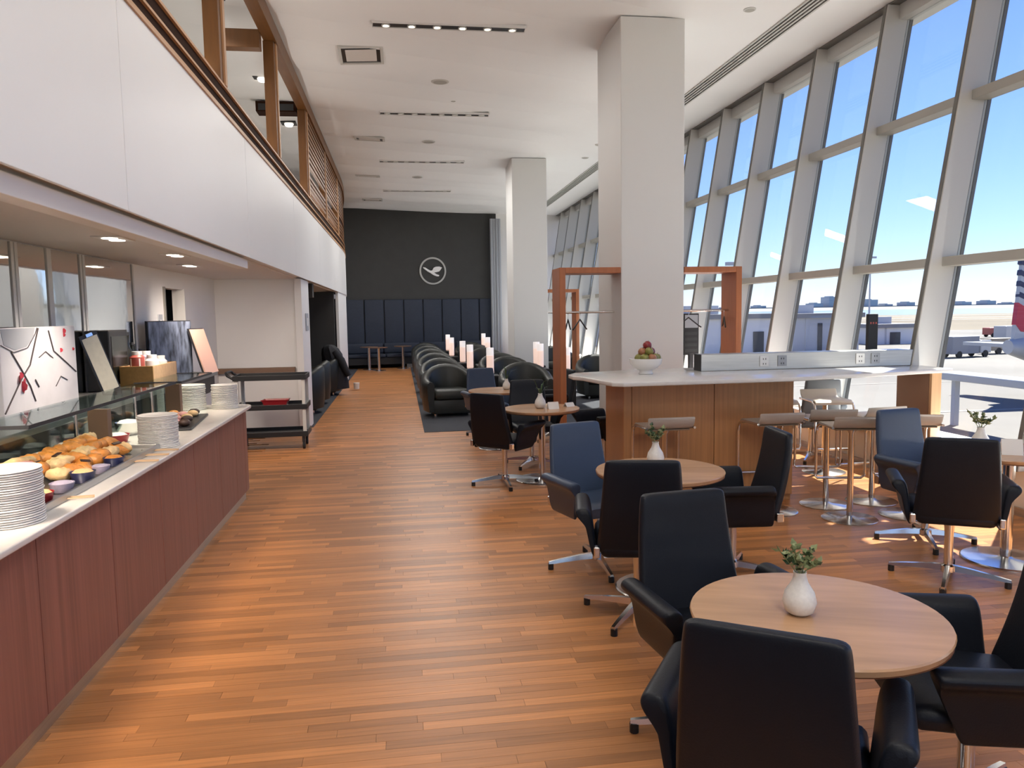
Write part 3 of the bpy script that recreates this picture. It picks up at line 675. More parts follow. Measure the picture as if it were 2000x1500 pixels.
# ---- bar stools
def make_stool():
    t = empty('bar_stool', (0, 0, 0))
    MB().lathe([(.215, 0), (.215, .006), (.205, .012), (.05, .020), (.03, .03)], 40).build('base_disc', 'steel_disc', t, smooth=30)
    MB().lathe([(.024, .02), (.024, .70), (.05, .745), (.05, .752)], 18).build('pole', 'chrome', t, smooth=40)
    rings = []
    for q in range(15):   # seat sheet profile: front lip curls down, back edge kicks up (front is +y)
        u = q / 14; y = .21 - .40 * u; z = .770 - .03 * max(0, (.12 - u) / .12) ** 2 - .012 * math.sin(PI * u) + (.075 * ((u - .78) / .22) ** 1.6 if u > .78 else 0)
        if u > .9: y += .02 * (u - .9) / .1
        rings.append([(a, y, z + b) for a, b in rrect(.195, .011, 2, .010)])
    MB().loft(rings).build('seat', 'stool_seat', t, smooth=50)
    MB().box(-.17, .17, -.12, .16, .742, .752).build('seat_underside', 'stool_under', t, bevel=.003)
    fr = [(-.20, -.15, .765), (-.20, .14, .760), (-.20, .20, .73), (-.20, .225, .66), (-.20, .225, .36), (-.20, .235, .31), (-.18, .25, .285), (.18, .25, .285), (.20, .235, .31), (.20, .225, .36), (.20, .225, .66), (.20, .20, .73), (.20, .14, .760), (.20, -.15, .765)]
    MB().tube(fr, .0115, 8).build('footrest_frame', 'chrome', t, smooth=60)
    return t
st0 = make_stool()
for q, (x, y, fx, fy, lab) in enumerate(((2.12, 5.98, 0, 1, 'leftmost bar stool tucked in front of the oak panel'), (3.07, 6.00, 0, 1, 'second bar stool from the left at the right end of the oak panel'), (3.62, 6.10, .2, .98, 'bar stool just right of the oak panel with a bluish shiny seat'), (3.56, 5.64, .2, .98, 'bar stool pulled out farthest from the bar counter'), (4.08, 6.14, -.1, .99, 'bar stool between the pulled-out stool and the bar end slab'), (4.08, 5.66, .3, .95, 'rightmost bar stool partly hidden by the navy armchair'), (3.80, 7.46, 0, -1, 'bar stool on the window side of the bar behind the oak panel'), (4.34, 7.36, -.1, -1, 'bar stool on the far side of the bar nearest the window'))):
    o = st0 if q == 0 else copy_tree(st0); o.location = (x, y, 0); o.rotation_euler = (0, 0, face_rz(fx, fy)); tag(o, lab, 'bar stool', 'bar stools around the counter')

# ---- wooden coat frames on the columns
def coat_frame(xa, xb, y0, y1, post_side, lab):
    t = empty('coat_rack', ((xa + xb) / 2, (y0 + y1) / 2, 0), 0, lab, 'coat rack', 'wooden coat frames beside the columns')
    cx, cy = (xa + xb) / 2, (y0 + y1) / 2; hx, hy = (xb - xa) / 2, (y1 - y0) / 2
    px = (-hx, -hx + .075) if post_side < 0 else (hx - .075, hx)
    MB().box(px[0], px[1], -hy, hy, 0, 2.235).build('post', 'frame_wood', t, bevel=.006)
    MB().box(-hx + (.075 if post_side < 0 else 0), hx - (.075 if post_side > 0 else 0), -hy, hy, 2.165, 2.235).build('top_beam', 'frame_wood', t, bevel=.006)
    MB().tube([(-hx + .02, 0, 1.70), (hx - .02, 0, 1.70)], .014, 8).build('rail', 'chrome', t, smooth=60)
    return cx, cy
def hanger(x, y, z, rz, lab, tint='black_plastic'):
    t = empty('coat_hanger', (x, y, z), rz, lab, 'hanger')
    pts = [(.0 + .022 * math.cos(a), 0, .0 + .022 * math.sin(a)) for a in [PI * 1.15 - k * .55 for k in range(7)]] + [(0, 0, -.05), (0, 0, -.075)]
    MB().tube(pts, .003, 6).build('hook', 'chrome', t)
    MB().tube([(-.20, 0, -.20), (-.17, 0, -.185), (0, 0, -.075), (.17, 0, -.185), (.20, 0, -.20)], .009, 6).build('shoulder_bar', tint, t, smooth=60)
coat_frame(1.90, 2.655, 9.05, 9.50, -1, 'wooden coat frame left of the near column')
coat_frame(3.455, 4.20, 9.05, 9.50, 1, 'wooden coat frame right of the near column')
coat_frame(3.365, 4.10, 17.35, 17.8, 1, 'wooden coat frame beside the far column')
hanger(3.60, 9.28, 1.69, .3, 'black coat hanger close to the column in the right coat frame'); hanger(4.07, 9.28, 1.69, 1.25, 'black coat hanger near the post of the right coat frame')
hanger(2.05, 9.28, 1.69, 1.2, 'black coat hanger near the post of the left coat frame'); hanger(2.20, 9.28, 1.69, .9, 'black coat hanger inside the left coat frame')
bd = empty('notice_board', (4.05, 10.35, 0), 0, 'grey and black upright notice board seen through the right coat frame', 'notice board')
MB().box(-.03, .03, -.03, .03, 0, 1.1).build('stand', 'dark_metal', bd); MB().lathe([(.18, 0), (.18, .015), (.03, .02)], 20).build('base', 'dark_metal', bd)
MB().box(-.11, .11, -.02, .02, 1.08, 1.66).build('board', 'black_plastic', bd, bevel=.004)
MB().box(-.095, .095, -.024, -.02, 1.46, 1.64).build('poster', 'sign_grey', bd)
for k in range(4): MB().box(-.09, .09, -.024, -.02, 1.12 + k * .08, 1.16 + k * .08).build('text_band', 'dark_metal', bd)

# ---- lounge tub armchairs in three columns
def make_tub():
    t = empty('tub_armchair', (0, 0, 0))
    path = [(-.36, -.40), (-.385, -.20), (-.395, 0)] + [(-.395 * math.cos(a), .0 + .36 * math.sin(a)) for a in [PI * k / 10 for k in range(1, 10)]] + [(.395, 0), (.385, -.20), (.36, -.40)]
    rings = []
    for i, (x, y) in enumerate(path):
        s_ = i / (len(path) - 1); a = path[max(i - 1, 0)]; b = path[min(i + 1, len(path) - 1)]; d = Vector((b[0] - a[0], b[1] - a[1])).normalized(); n_ = Vector((-d.y, d.x))
        h = .60 + .25 * math.sin(PI * min(1, max(0, (s_ - .10) / .80))) ** 1.1; k = .75 if i in (0, len(path) - 1) else 1
        ring = []
        for o_, z in ((-.05, .10), (.05, .10), (.075, .30), (.085, h - .10), (.07, h - .03), (.02, h), (-.04, h - .01), (-.075, h - .06), (-.07, .40)):
            ring.append((x + n_.x * o_ * k, y + n_.y * o_ * k, z))
        rings.append(ring)
    MB().loft(rings).build('shell', 'tub_leather', t, smooth=60)
    rr = []
    for y, w_, h in ((-.40, .27, .05), (-.38, .30, .075), (-.1, .32, .085), (.2, .26, .08), (.30, .18, .06)): rr.append([(a, y, .375 + b) for a, b in rrect(w_, h, 3, h * .8)])
    MB().loft(rr).build('seat_cushion', 'tub_leather', t, smooth=60)
    MB().prism([(-.33, -.36), (.33, -.36), (.35, 0), (.2, .3), (-.2, .3), (-.35, 0)], .06, .30).build('frame_base', 'tub_leather', t, bevel=.02, smooth=50)
    for x, y in ((-.28, -.3), (.28, -.3), (-.2, .24), (.2, .24)): MB().cyl((x, y), .022, .006, .07, 10).build('foot', 'chrome', t)
    return t
tub0 = make_tub(); ft = True
ORD = ('nearest', 'second', 'third', 'fourth', 'fifth', 'sixth')
for cx, rz, nm in ((.80, .10, 'left'), (2.12, 0, 'middle'), (3.92, 0, 'right')):
    for k, y in enumerate((13.0, 14.9, 17.0, 19.2, 21.4, 23.4)):
        if nm == 'middle' and 17.0 <= y < 18: y = 16.4
        if nm == 'right' and k == 2: continue
        if nm == 'right' and k > 3: continue
        o = tub0 if ft else copy_tree(tub0); ft = False
        o.location = (cx, y, 0); o.rotation_euler = (0, 0, rz); tag(o, '%s dark leather tub armchair in the %s column of the lounge' % (ORD[k], nm), 'armchair', 'tub armchairs in the lounge')
lt0 = None
for q, (x, y, lab, ti) in enumerate(((1.62, 13.95, 'glowing cylinder lamp nearest the viewer between the left and middle armchairs', 0), (1.40, 15.6, 'second glowing cylinder lamp between the left and middle armchairs', 0), (1.43, 17.8, 'third glowing cylinder lamp between the left and middle armchairs', 0), (1.36, 20.6, 'fourth glowing cylinder lamp between the left and middle armchairs', 0), (1.46, 23.8, 'farthest glowing cylinder lamp between the left and middle armchairs', 0), (2.95, 13.5, 'glowing cylinder lamp behind the wooden coat frame post', 1), (2.90, 16.3, 'glowing cylinder lamp just in front of the far column', 1), (2.30, 20.3, 'glowing cylinder lamp left of the far column base', 1), (2.80, 15.3, 'glowing cylinder lamp overlapping the left edge of the far column', 1), (2.62, 24.3, 'farthest glowing cylinder lamp before the navy panels', 1))):
    t = empty('console_table', (x, y, 0), 0, 'dark console table holding the ' + lab.replace('glowing cylinder ', ''), 'table', 'dark lamp tables between armchairs')
    if lt0 is None:
        top = MB().box(-.16, .16, -.22, .22, .54, .58).mesh('table_top', bevel=.004); leg = MB().box(-.13, .13, -.18, .18, .006, .54).mesh('table_body', bevel=.004)
        sh = MB().lathe([(.062, .03), (.068, .035), (.068, .36), (.064, .36)], 24).mesh('lamp_shade', smooth=40); tp = MB().lathe([(.0655, .361), (.068, .363), (.068, .50), (.060, .50), (.060, .40)], 24).mesh('upper', smooth=40); bs = MB().lathe([(.075, 0), (.075, .012), (.05, .03)], 24).mesh('base', smooth=40); lt0 = 1
    obj('table_top', top, 'black_plastic', t); obj('table_body', leg, 'black_plastic', t)
    l = empty('table_lamp', (x, y, .58), 0, lab, 'lamp', 'cylinder lamps in the lounge')
    obj('lamp_shade', sh, 'lamp_shade', l); obj('upper_sleeve', tp, 'lamp_top', l); obj('base', bs, 'chrome', l)
# niche: low chairs and a coat
for q, (x, y, rz, lab) in enumerate(((-1.78, 13.9, -PI / 2, 'dark tub armchair in the niche just beyond the utility cart'), (-1.80, 15.3, -PI / 2, 'dark tub armchair in the niche beside the draped coat'))):
    o = copy_tree(tub0); o.location = (x, y, 0); o.rotation_euler = (0, 0, rz); tag(o, lab, 'armchair', 'tub armchairs in the niche')
o = copy_tree(tub0); o.location = (-1.70, 17.0, 0); o.rotation_euler = (0, 0, -PI / 2); tag(o, 'dark tub armchair hidden under the draped black coat', 'armchair', 'tub armchairs in the niche')
ct = empty('draped_coat', (-1.38, 16.95, 0), 0, 'black padded coat draped over an armchair by the niche', 'coat')
rings = []
for z, rx, ry, ox in ((.14, .26, .22, -.02), (.3, .25, .22, -.02), (.5, .23, .21, -.03), (.7, .22, .20, -.05), (.88, .21, .18, -.09), (1.0, .17, .15, -.12), (1.07, .10, .10, -.14), (1.09, .04, .05, -.14)):
    rings.append([(ox + (rx + .025 * math.sin(5 * a + z * 7)) * math.cos(a), (ry + .02 * math.sin(7 * a)) * math.sin(a), z) for a in [2 * PI * k / 20 for k in range(20)]])
MB().loft(rings).build('coat_body', 'coat_black', ct, smooth=60)
MB().tube([(-.02, -.12, .95), (.12, -.15, .75), (.20, -.13, .55), (.27, -.12, .42)], [.07, .085, .075, .06], 12).build('sleeve', 'coat_black', ct, smooth=60)
MB().tube([(-.10, .12, .95), (-.02, .20, .7), (.05, .22, .4)], [.07, .08, .06], 12).build('sleeve', 'coat_black', ct, smooth=60)
MB().lathe([(.06, .03), (.07, .17), (.065, .17)], 16).build('paper_cup', 'paper', None, loc=(-1.02, 17.9, 0), smooth=40)
tag(bpy.data.objects['paper_cup'], 'small pale bin standing on the floor behind the draped coat', 'bin')

# ================================================================ BUFFET
CT = .88
bf = empty('buffet_counter', (-1.9, 4.0, 0), 0, 'long buffet counter with white stone top and reddish wood front', 'counter')
def rc(mb): mb.v = [(a + 1.9, b - 4.0, c) for a, b, c in mb.v]; return mb
def front_x(y): return -1.45 - .010 * max(0, 5.0 - y) ** 1.3
rnd_end = [(-1.45 - .14 * (1 - math.cos(a)), 7.42 + .14 * math.sin(a)) for a in [PI / 2 * k / 6 for k in range(7)]]
body = [(front_x(y), y) for y in (0, 1, 2, 3, 4, 5, 6, 7.3)] + rnd_end + [(-2.5, 7.56), (-2.5, 0)]
rc(MB().prism([(x - .02, y) for x, y in body], .09, CT - .03)).build('carcass', 'black_plastic', bf)
rc(MB().prism([(x + (.045 if x > -2 else -.0), y + (.03 if y > 7.3 else 0)) for x, y in body], CT - .03, CT)).build('stone_top', 'stone_top', bf, bevel=.008, seg=3, smooth=40)
rc(MB().prism([(x - .03, y - (.02 if y > 7.3 else 0)) for x, y in body], 0, .09)).build('kick_plate', 'brushed_steel', bf)
ed = [0, .95, 1.72, 2.49, 3.26, 4.03, 4.80, 5.57, 6.34, 6.92, 7.30]
for a, b in zip(ed[:-1], ed[1:]):
    rc(MB().prism([(front_x(a) - .02, a + .003), (front_x(a), a + .003), (front_x(b), b - .003), (front_x(b) - .02, b - .003)], .09, CT - .032)).build('front_panel', 'red_wood', bf, bevel=.0015)
rc(MB().prism([(x, y) for x, y in ([(-1.45, 7.303)] + rnd_end + [(-2.5, 7.56), (-2.5, 7.54), (-1.6, 7.54), (-1.47, 7.42), (-1.47, 7.303)])], .09, CT - .032)).build('front_panel', 'red_wood', bf, smooth=40)
sh = empty('back_shelf', (-2.36, 6, 0), 0, 'raised steel back shelf behind the buffet under the mirrors', 'shelf')
MB().box(-.25, .26, -3, 3.1, CT + .001, 1.06).build('riser', 'dark_metal', sh); MB().box(-.25, .30, -3, 3.1, 1.06, 1.10).build('shelf_top', 'brushed_steel', sh, bevel=.004)
# mirrors
for q, (a, b) in enumerate(((2.5, 4.05), (4.10, 5.70), (5.78, 6.24), (6.30, 6.84), (6.93, 8.10))):
    t = empty('mirror_panel', (-2.62, (a + b) / 2, 1.10), 0, ('mirror panel at the far left edge over the buffet', 'mirror panel behind the near part of the buffet', 'narrow mirror panel above the branch artwork', 'narrow mirror panel above the cream menu board', 'wide mirror panel behind the black box and bottles')[q], 'mirror', 'mirror panels behind the buffet')
    h = (b - a) / 2
    MB().box(.0, .02, -h, h, 0, 1.14).build('mirror_glass', 'mirror', t)
    for s in (-1, 1): MB().box(.0, .03, s * (h + .012) - .02, s * (h + .012) + .02, 0, 1.14).build('edge_strip', 'mullion_grey', t, bevel=.003)
# branch artwork
aw = empty('branch_artwork', (-2.44, 5.60, 1.10), 0, 'white panel printed with dark branches and red blossoms', 'picture')
MB().box(0, .04, -.55, .55, 0, .56).build('board', 'artwork_white', aw, bevel=.004)
def onp(pts): return [(.0425, (x - 77) * .0075, (800 - y) * .00355) for x, y in pts]
for pts in ([(4, 790), (35, 735), (52, 712), (66, 665), (72, 645)], [(21, 685), (35, 715), (50, 750)], [(92, 650), (100, 690), (125, 715), (147, 738)], [(60, 740), (66, 755)], [(50, 750), (58, 780)]):
    MB().tube(onp(pts), .005, 5).build('branch', 'branch_dark', aw)
MB().prism_x([((x - 77) * .0075, (800 - y) * .00355) for x, y in ((6, 645), (66, 643), (62, 662), (48, 678), (28, 682), (10, 672))], .0405, .0425).build('grey_shape', 'sign_grey', aw)
for pts in ([(5, 672), (25, 686), (50, 680), (66, 655), (70, 644)], [(70, 700), (84, 690), (98, 704)], [(100, 760), (112, 742), (126, 752)]): MB().tube(onp(pts), .003, 5).build('branch', 'branch_dark', aw)
for x, y, r in ((32, 735, .03), (36, 748, .035), (41, 742, .03), (34, 728, .022), (124, 652, .02), (124, 660, .015), (115, 690, .016), (143, 690, .012), (38, 756, .02)):
    p = onp([(x, y)])[0]; MB().lathe([(r, 0), (r * .6, .003), (.001, .004)], 7).build('blossom', 'petal_red', aw, loc=p, rot=(0, PI / 2, x))
# things on the back shelf
mn = empty('menu_board', (-2.30, 6.56, 1.10), 0, 'cream menu on a leaning dark clipboard', 'menu board')
ml = (.30, -.12, -.55)
MB().box(-.006, .006, -.085, .085, .03, .52).build('clipboard', 'black_plastic', mn, bevel=.002, rot=ml); MB().box(.007, .009, -.072, .072, .04, .49).build('menu_sheet', 'cream_paper', mn, rot=ml); MB().box(.006, .018, -.03, .03, .495, .52).build('clip', 'chrome', mn, rot=ml)
MB().box(-.05, .05, -.06, .06, 0, .03).build('foot', 'black_plastic', mn, bevel=.004)
bb = empty('black_box', (-2.50, 7.02, 1.10), 0, 'tall black appliance standing before the mirror', 'appliance')
MB().box(-.085, .11, -.22, .22, 0, .51).build('casing', 'black_plastic', bb, bevel=.01); MB().box(.11, .114, -.18, .18, .06, .46).build('front_glass', 'bottle_dark', bb); MB().box(.11, .128, -.14, .14, .03, .05).build('tray', 'brushed_steel', bb, bevel=.004)
bot = MB().lathe([(.034, 0), (.036, .005), (.036, .17), (.026, .21), (.013, .24), (.013, .30), (.015, .31), (.001, .312)], 16).mesh('bottle_body', smooth=40)
for q, (x, y, s, lab) in enumerate(((-2.43, 7.34, 1.5, 'tallest dark bottle left of the wooden box'), (-2.43, 7.46, 1.2, 'shorter dark bottle behind the wooden box'), (-2.45, 7.57, 1.15, 'dark bottle next to the mirror edge'), (-2.43, 7.68, 1.0, 'small dark bottle close to the wooden box'))):
    o = empty('bottle', (x, y, 1.10), 0, lab, 'bottle', 'dark bottles on the back shelf'); b_ = obj('bottle_body', bot, 'bottle_dark', o); b_.scale = (s, s, s); MB().cyl((0, 0), .016 * s, .305 * s, .325 * s, 10).build('cap', 'dark_metal', o); MB().lathe([(.0368 * s, .05 * s), (.0368 * s, .13 * s)], 16).build('paper_label', 'post_wood', o)
wb = empty('wooden_box', (-2.235, 7.285, 1.10), 0, 'open wooden box holding small jars and packets', 'box')
MB().box(-.135, .135, -.355, -.340, 0, .20).build('end_board', 'honey_wood', wb, bevel=.002); MB().box(-.135, .135, .340, .355, 0, .20).build('end_board', 'honey_wood', wb, bevel=.002)
MB().box(.120, .135, -.34, .34, 0, .20).build('side_board', 'beige_wood', wb, bevel=.002); MB().box(-.135, -.120, -.34, .34, 0, .20).build('side_board', 'beige_wood', wb, bevel=.002); MB().box(-.12, .12, -.34, .34, 0, .012).build('bottom_board', 'honey_wood', wb)
for q, (x, y, h, m_, lab) in enumerate(((-.03, -.22, .31, 'tin_red', 'red and white striped tin in the wooden box'), (.04, -.05, .27, 'white_plastic', 'white jar in the middle of the wooden box'), (-.05, .08, .30, 'lilac_pack', 'lilac bottle with white cap in the wooden box'), (.03, .22, .25, 'ceramic', 'low cream jar at the far end of the wooden box'))):
    o = empty('jar', (-2.235 + x, 7.285 + y, 1.113), 0, lab, 'jar', 'jars in the wooden box'); MB().lathe([(.055, 0), (.06, .01), (.06, h - .05), (.04, h - .03)], 18).build('jar_body', m_, o, smooth=40); MB().lathe([(.042, h - .03), (.042, h), (.001, h)], 16).build('jar_lid', 'white_plastic', o, smooth=40)
    if q == 0:
        for k in range(5): MB().box(-.006, .006, .0, .0615, .02, h - .06).build('white_stripe', 'paper', o, rot=(0, 0, k * 1.256))
pc = empty('framed_picture', (-2.40, 8.55, 1.10), -.35, 'blue and white picture leaning on the back shelf', 'picture')
MB().box(-.02, .0, -.36, .36, 0, .58).build('backing', 'dark_metal', pc); MB().box(0, .012, -.35, .35, .01, .57).build('print', 'picture_blue', pc)
pk = empty('pink_display_card', (-2.10, 8.85, 1.10), -.2, 'pale pink display card leaning beside the blue picture', 'card')
MB().prism_y([(0.0, 0), (.015, 0), (-.135, .48), (-.15, .48)], -.10, .22).build('card_board', 'pink_card', pk); MB().prism_y([(-.02, 0), (0, 0), (-.15, .49), (-.17, .49)], -.11, .23).build('back_stand', 'dark_metal', pk)
# glass guards with posts
def guard(y0, y1, z, lab):
    t = empty('sneeze_guard', (-1.90, (y0 + y1) / 2, CT), 0, lab, 'glass guard', 'glass food guards on the buffet')
    h = (y1 - y0) / 2; zz = z - CT
    MB().box(-.14, .17, -h, h, zz, zz + .010).build('glass_shelf', 'clear_glass', t); MB().box(.165, .172, -h, h, zz - .004, zz + .014).build('edge_trim', 'dark_metal', t); MB().box(-.14, .17, -h - .004, -h, zz - .004, zz + .014).build('edge_trim', 'dark_metal', t); MB().box(-.14, .17, h, h + .004, zz - .004, zz + .014).build('edge_trim', 'dark_metal', t)
    for y in (-h + .12, 0, h - .12): MB().cyl((-.10, y), .012, 0, zz, 10).build('post', 'chrome', t, smooth=50)
    MB().box(-.147, -.141, -h, h, 0, zz).build('back_pane', 'clear_glass', t)
guard(3.85, 6.25, 1.20, 'long glass food guard over the pastries'); guard(6.40, 7.40, 1.19, 'short glass food guard at the far end of the buffet')
for q, (x, y, lab) in enumerate(((-1.86, 5.05, 'brown wooden block standing behind the pastries under the glass'), (-1.92, 6.85, 'brown wooden block between the far stacks of plates'))):
    tag(MB().box(-.02, .02, -.065, .065, 0, .27).build('wooden_block', 'post_wood', None, bevel=.003, loc=(x, y, CT), rot=(0, 0, 1.35)), lab, 'block')
# plates, one by one
plate = MB().lathe([(.075, 0), (.118, .0005), (.1235, .0025), (.125, .005), (.1235, .0075), (.118, .0088), (.075, .006), (.001, .005)], 36).mesh('plate', smooth=40); plate.materials.append(MATS['ceramic'])
TH = ('first', 'second', 'third', 'fourth', 'fifth', 'sixth', 'seventh', 'eighth', 'ninth', 'tenth', 'eleventh', 'twelfth', 'thirteenth')
def stack(x, y, n, r, lab, grp, dz=.0095):
    rn = random.Random(int(y * 100))
    for k in range(n):
        o = obj('plate', plate, None, None, (x + rn.uniform(-.003, .003), y + rn.uniform(-.003, .003), CT + k * dz)); o.scale = (r / .125,) * 2 + (1,)
        tag(o, (TH[n - 1 - k] if n - k <= 12 else 'lower ' + TH[k] + ' from the bottom') .replace('lower first from the bottom', 'bottom') .replace('lower ', '') + ('' if n - k > 12 else ' from the top') + ' plate of ' + lab, 'plate', grp)
stack(-1.60, 3.34, 24, .13, 'the white stack at the left edge', 'plates in the stack at the left edge')
stack(-1.565, 5.20, 22, .122, 'the white stack behind the pastry tray', 'plates in the stack by the pastry tray')
stack(-1.60, 7.28, 23, .115, 'the white stack at the rounded counter end', 'plates in the stack by the counter end')
stack(-1.87, 7.24, 24, .115, 'the middle one of three far white stacks', 'plates in the middle far stack')
stack(-2.11, 7.10, 24, .11, 'the white stack half behind the wooden block', 'plates in the stack behind the block')
# pastry tray
tr = empty('pastry_tray', (-1.735, 4.28, CT), 0, 'long steel tray heaped with pastries and cold food', 'tray')
for a in ((-.21, -.195, -.80, .80), (.195, .21, -.80, .80), (-.195, .195, -.80, -.785), (-.195, .195, .785, .80)): MB().box(*a, 0, .035).build('rim', 'brushed_steel', tr, bevel=.003)
MB().box(-.195, .195, -.785, .785, 0, .012).build('tray_floor', 'brushed_steel', tr)
def croissant_mesh(m_):
    rings = []
    for k in range(11):
        u = k / 10; a = (u - .5) * 2.2; rr = .012 + .026 * math.sin(PI * u) * (1 + .12 * math.cos(k * PI)); cx, cy = .06 * math.sin(a), .06 * (1 - math.cos(a))
        rings.append([(cx + rr * math.cos(t) * math.sin(a) * .2 , cy + rr * math.cos(t), .03 + rr * math.sin(t) * .85) for t in [2 * PI * j / 10 for j in range(10)]])
    me = MB().loft(rings).mesh('croissant', smooth=70); me.materials.append(MATS[m_]); return me
cro = croissant_mesh('pastry'); crp = croissant_mesh('pastry_pale')
choc = MB().box(-.012, .012, -.012, .03, .062, .068).mesh('chocolate_stripe', bevel=.002); choc.materials.append(MATS['chocolate'])
rn = random.Random(3); q = 0
for row in range(3):
    for k in range(9):
        x = -1.86 + row * .085 + rn.uniform(-.01, .01); y = 4.06 + k * .104 + rn.uniform(-.015, .015); z = CT + .012 + (.055 if row == 0 else .03 if row == 1 else .0) + rn.uniform(0, .012)
        ck = rn.random() < .22; pal = rn.random() < .35
        o = obj('croissant', crp if pal else cro, None, None, (x, y, z), (rn.uniform(-.3, .3), rn.uniform(-.3, .3), rn.uniform(0, 6.28))); o.scale = (1.15,) * 3
        lab = ('chocolate topped ' if ck else '') + ('pale' if pal else 'golden') + ' pastry in the ' + ('back', 'middle', 'front')[row] + ' row of the tray'; lab = TH[k] + ' from the near end, ' + lab
        tag(o, lab, 'pastry', 'pastries heaped on the tray')
        if ck: obj('chocolate_stripe', choc, None, o)
        q += 1
for q, (x, y, rz, m_, lab) in enumerate(((-1.86, 3.98, .25, 'pastry_pale', 'pale bread roll lying across the near end of the tray'), (-1.80, 3.84, .30, 'ham', 'pink ham roll at the near end of the tray'), (-1.90, 3.80, .3, 'pastry', 'brown bread stick nearest the left stack of plates'))):
    o = MB().tube([(-.15, 0, .03), (-.13, 0, .032), (0, .01, .04), (.13, 0, .032), (.15, 0, .03)], [.012, .026, .032, .026, .012], 10).build('bread_roll', m_, None, smooth=60, loc=(x, y, CT + .09), rot=(0, 0, rz + 1.2)); tag(o, lab, 'bread', 'bread on the pastry tray')
def dish(x, y, z, r, h, m_, fill, lab, grp=None):
    t = empty('dish', (x, y, z), 0, lab, 'dish', grp)
    MB().lathe([(r * .75, 0), (r * .8, .004), (r, h), (r * .95, h), (r * .74, .008), (.001, .008)], 22).build('dish_body', m_, t, smooth=40)
    MB().lathe([(r * .94, h * .8), (r * .6, h * 1.15), (.001, h * 1.25)], 18).build('filling', fill, t, smooth=60)
dish(-1.60, 3.62, CT + .013, .055, .05, 'red_dish', 'pastry_pale', 'red dish with pale filling beside the left plate stack')
dish(-1.60, 3.84, CT + .013, .055, .045, 'lilac_pack', 'lilac_pack', 'lilac dish of packets on the tray front')
dish(-1.59, 4.06, CT + .013, .06, .055, 'blue_dish', 'pastry_pale', 'dark blue dish in the middle of the tray front')
dish(-1.59, 4.28, CT + .013, .05, .04, 'lilac_pack', 'lilac_pack', 'second lilac dish of packets on the tray front')
dish(-1.59, 4.48, CT + .013, .055, .05, 'blue_dish', 'pastry', 'dark blue dish at the far tray front')
dish(-1.72, 3.62, CT + .013, .07, .05, 'red_dish', 'ham', 'red dish of cold cuts at the near end of the tray')
dish(-1.90, 5.42, CT, .085, .055, 'red_dish', 'ceramic', 'red dish behind the plate stack under the glass')
dish(-1.97, 4.18, CT + .001, .065, .05, 'dark_metal', 'red_dish', 'dark dish with red food under the glass guard')
for q, (x, y, r, lab) in enumerate(((-1.95, 4.80, .08, 'chrome bowl behind the pastries left of the wooden block'), (-1.94, 5.78, .09, 'chrome bowl under the glass right of the wooden block'), (-1.95, 4.45, .07, 'smaller chrome bowl behind the near pastries'))):
    dish(x, y, CT + .001, r, .09, 'chrome', 'ceramic', lab)
pl = empty('cold_platter', (-1.75, 6.30, CT), .1, 'dark platter of cold cuts and buns at the far end of the buffet', 'platter')
MB().box(-.17, .17, -.45, .45, 0, .018).build('platter_board', 'dark_metal', pl, bevel=.006)
for k in range(14):
    x, y = rn.uniform(-.12, .12), -.38 + k * .058
    MB().ball((0, 0, 0), .045, 10, (1, 1.1, .6)).build('bun', ('pastry', 'chocolate', 'ham', 'pastry_pale')[k % 4], pl, smooth=70, loc=(x, y, .045))
for q, (x, y, rz, lab) in enumerate(((-1.50, 4.62, .2, 'serving tongs lying nearest the counter edge'), (-1.50, 4.82, .15, 'serving tongs in the middle of the three on the counter'), (-1.49, 4.99, .1, 'serving tongs nearest the second plate stack'), (-1.52, 3.72, .35, 'serving tongs lying beside the red dish at the near end'))):
    t = empty('tongs', (x, y, CT), rz, lab, 'tongs', 'serving tongs on the buffet top')
    for s in (-1, 1): MB().tube([(-.11, s * .004, .008), (0, s * .018, .010), (.10, s * .012, .006)], .004, 6).build('tong_arm', 'beige_wood', t, smooth=60)
    MB().ball((-.11, 0, .008), .008, 8).build('hinge', 'chrome', t)

# ---- utility cart
uc = empty('utility_cart', (-1.66, 10.30, 0), .02, 'black three-shelf utility cart with pale posts and push handle', 'cart')
for z in (.17, .52, .90):
    s = MB().box(-.44, .44, -.24, .24, z, z + .025).build('shelf', 'black_plastic', uc, bevel=.008)
    for a in ((-.45, .45, -.25, -.235), (-.45, .45, .235, .25), (-.45, -.435, -.235, .235), (.435, .45, -.235, .235)): MB().box(*a, z, z + .065).build('shelf_lip', 'black_plastic', s, bevel=.003)
for x in (-.41, .41):
    for y in (-.21, .21): MB().box(x - .022, x + .022, y - .022, y + .022, .17, .92).build('post', 'mullion_grey', uc, bevel=.006)
MB().tube([(-.44, -.2, .92), (-.52, -.2, .97), (-.54, -.16, 1.0), (-.54, .16, 1.0), (-.52, .2, .97), (-.44, .2, .92)], .018, 8).build('push_handle', 'black_plastic', uc, smooth=60)
for x in (-.39, .39):
    for y in (-.19, .19):
        c = MB().box(x - .02, x + .02, y - .03, y + .03, .09, .17).build('caster', 'dark_metal', uc, bevel=.006)
        MB().tube([(x - .014, y, .05), (x + .014, y, .05)], .05, 16).build('wheel', 'tyre', c, smooth=40)
rt = empty('red_tub', (-1.62, 10.28, .546), 0, 'red plastic tub on the middle shelf of the utility cart', 'tub')
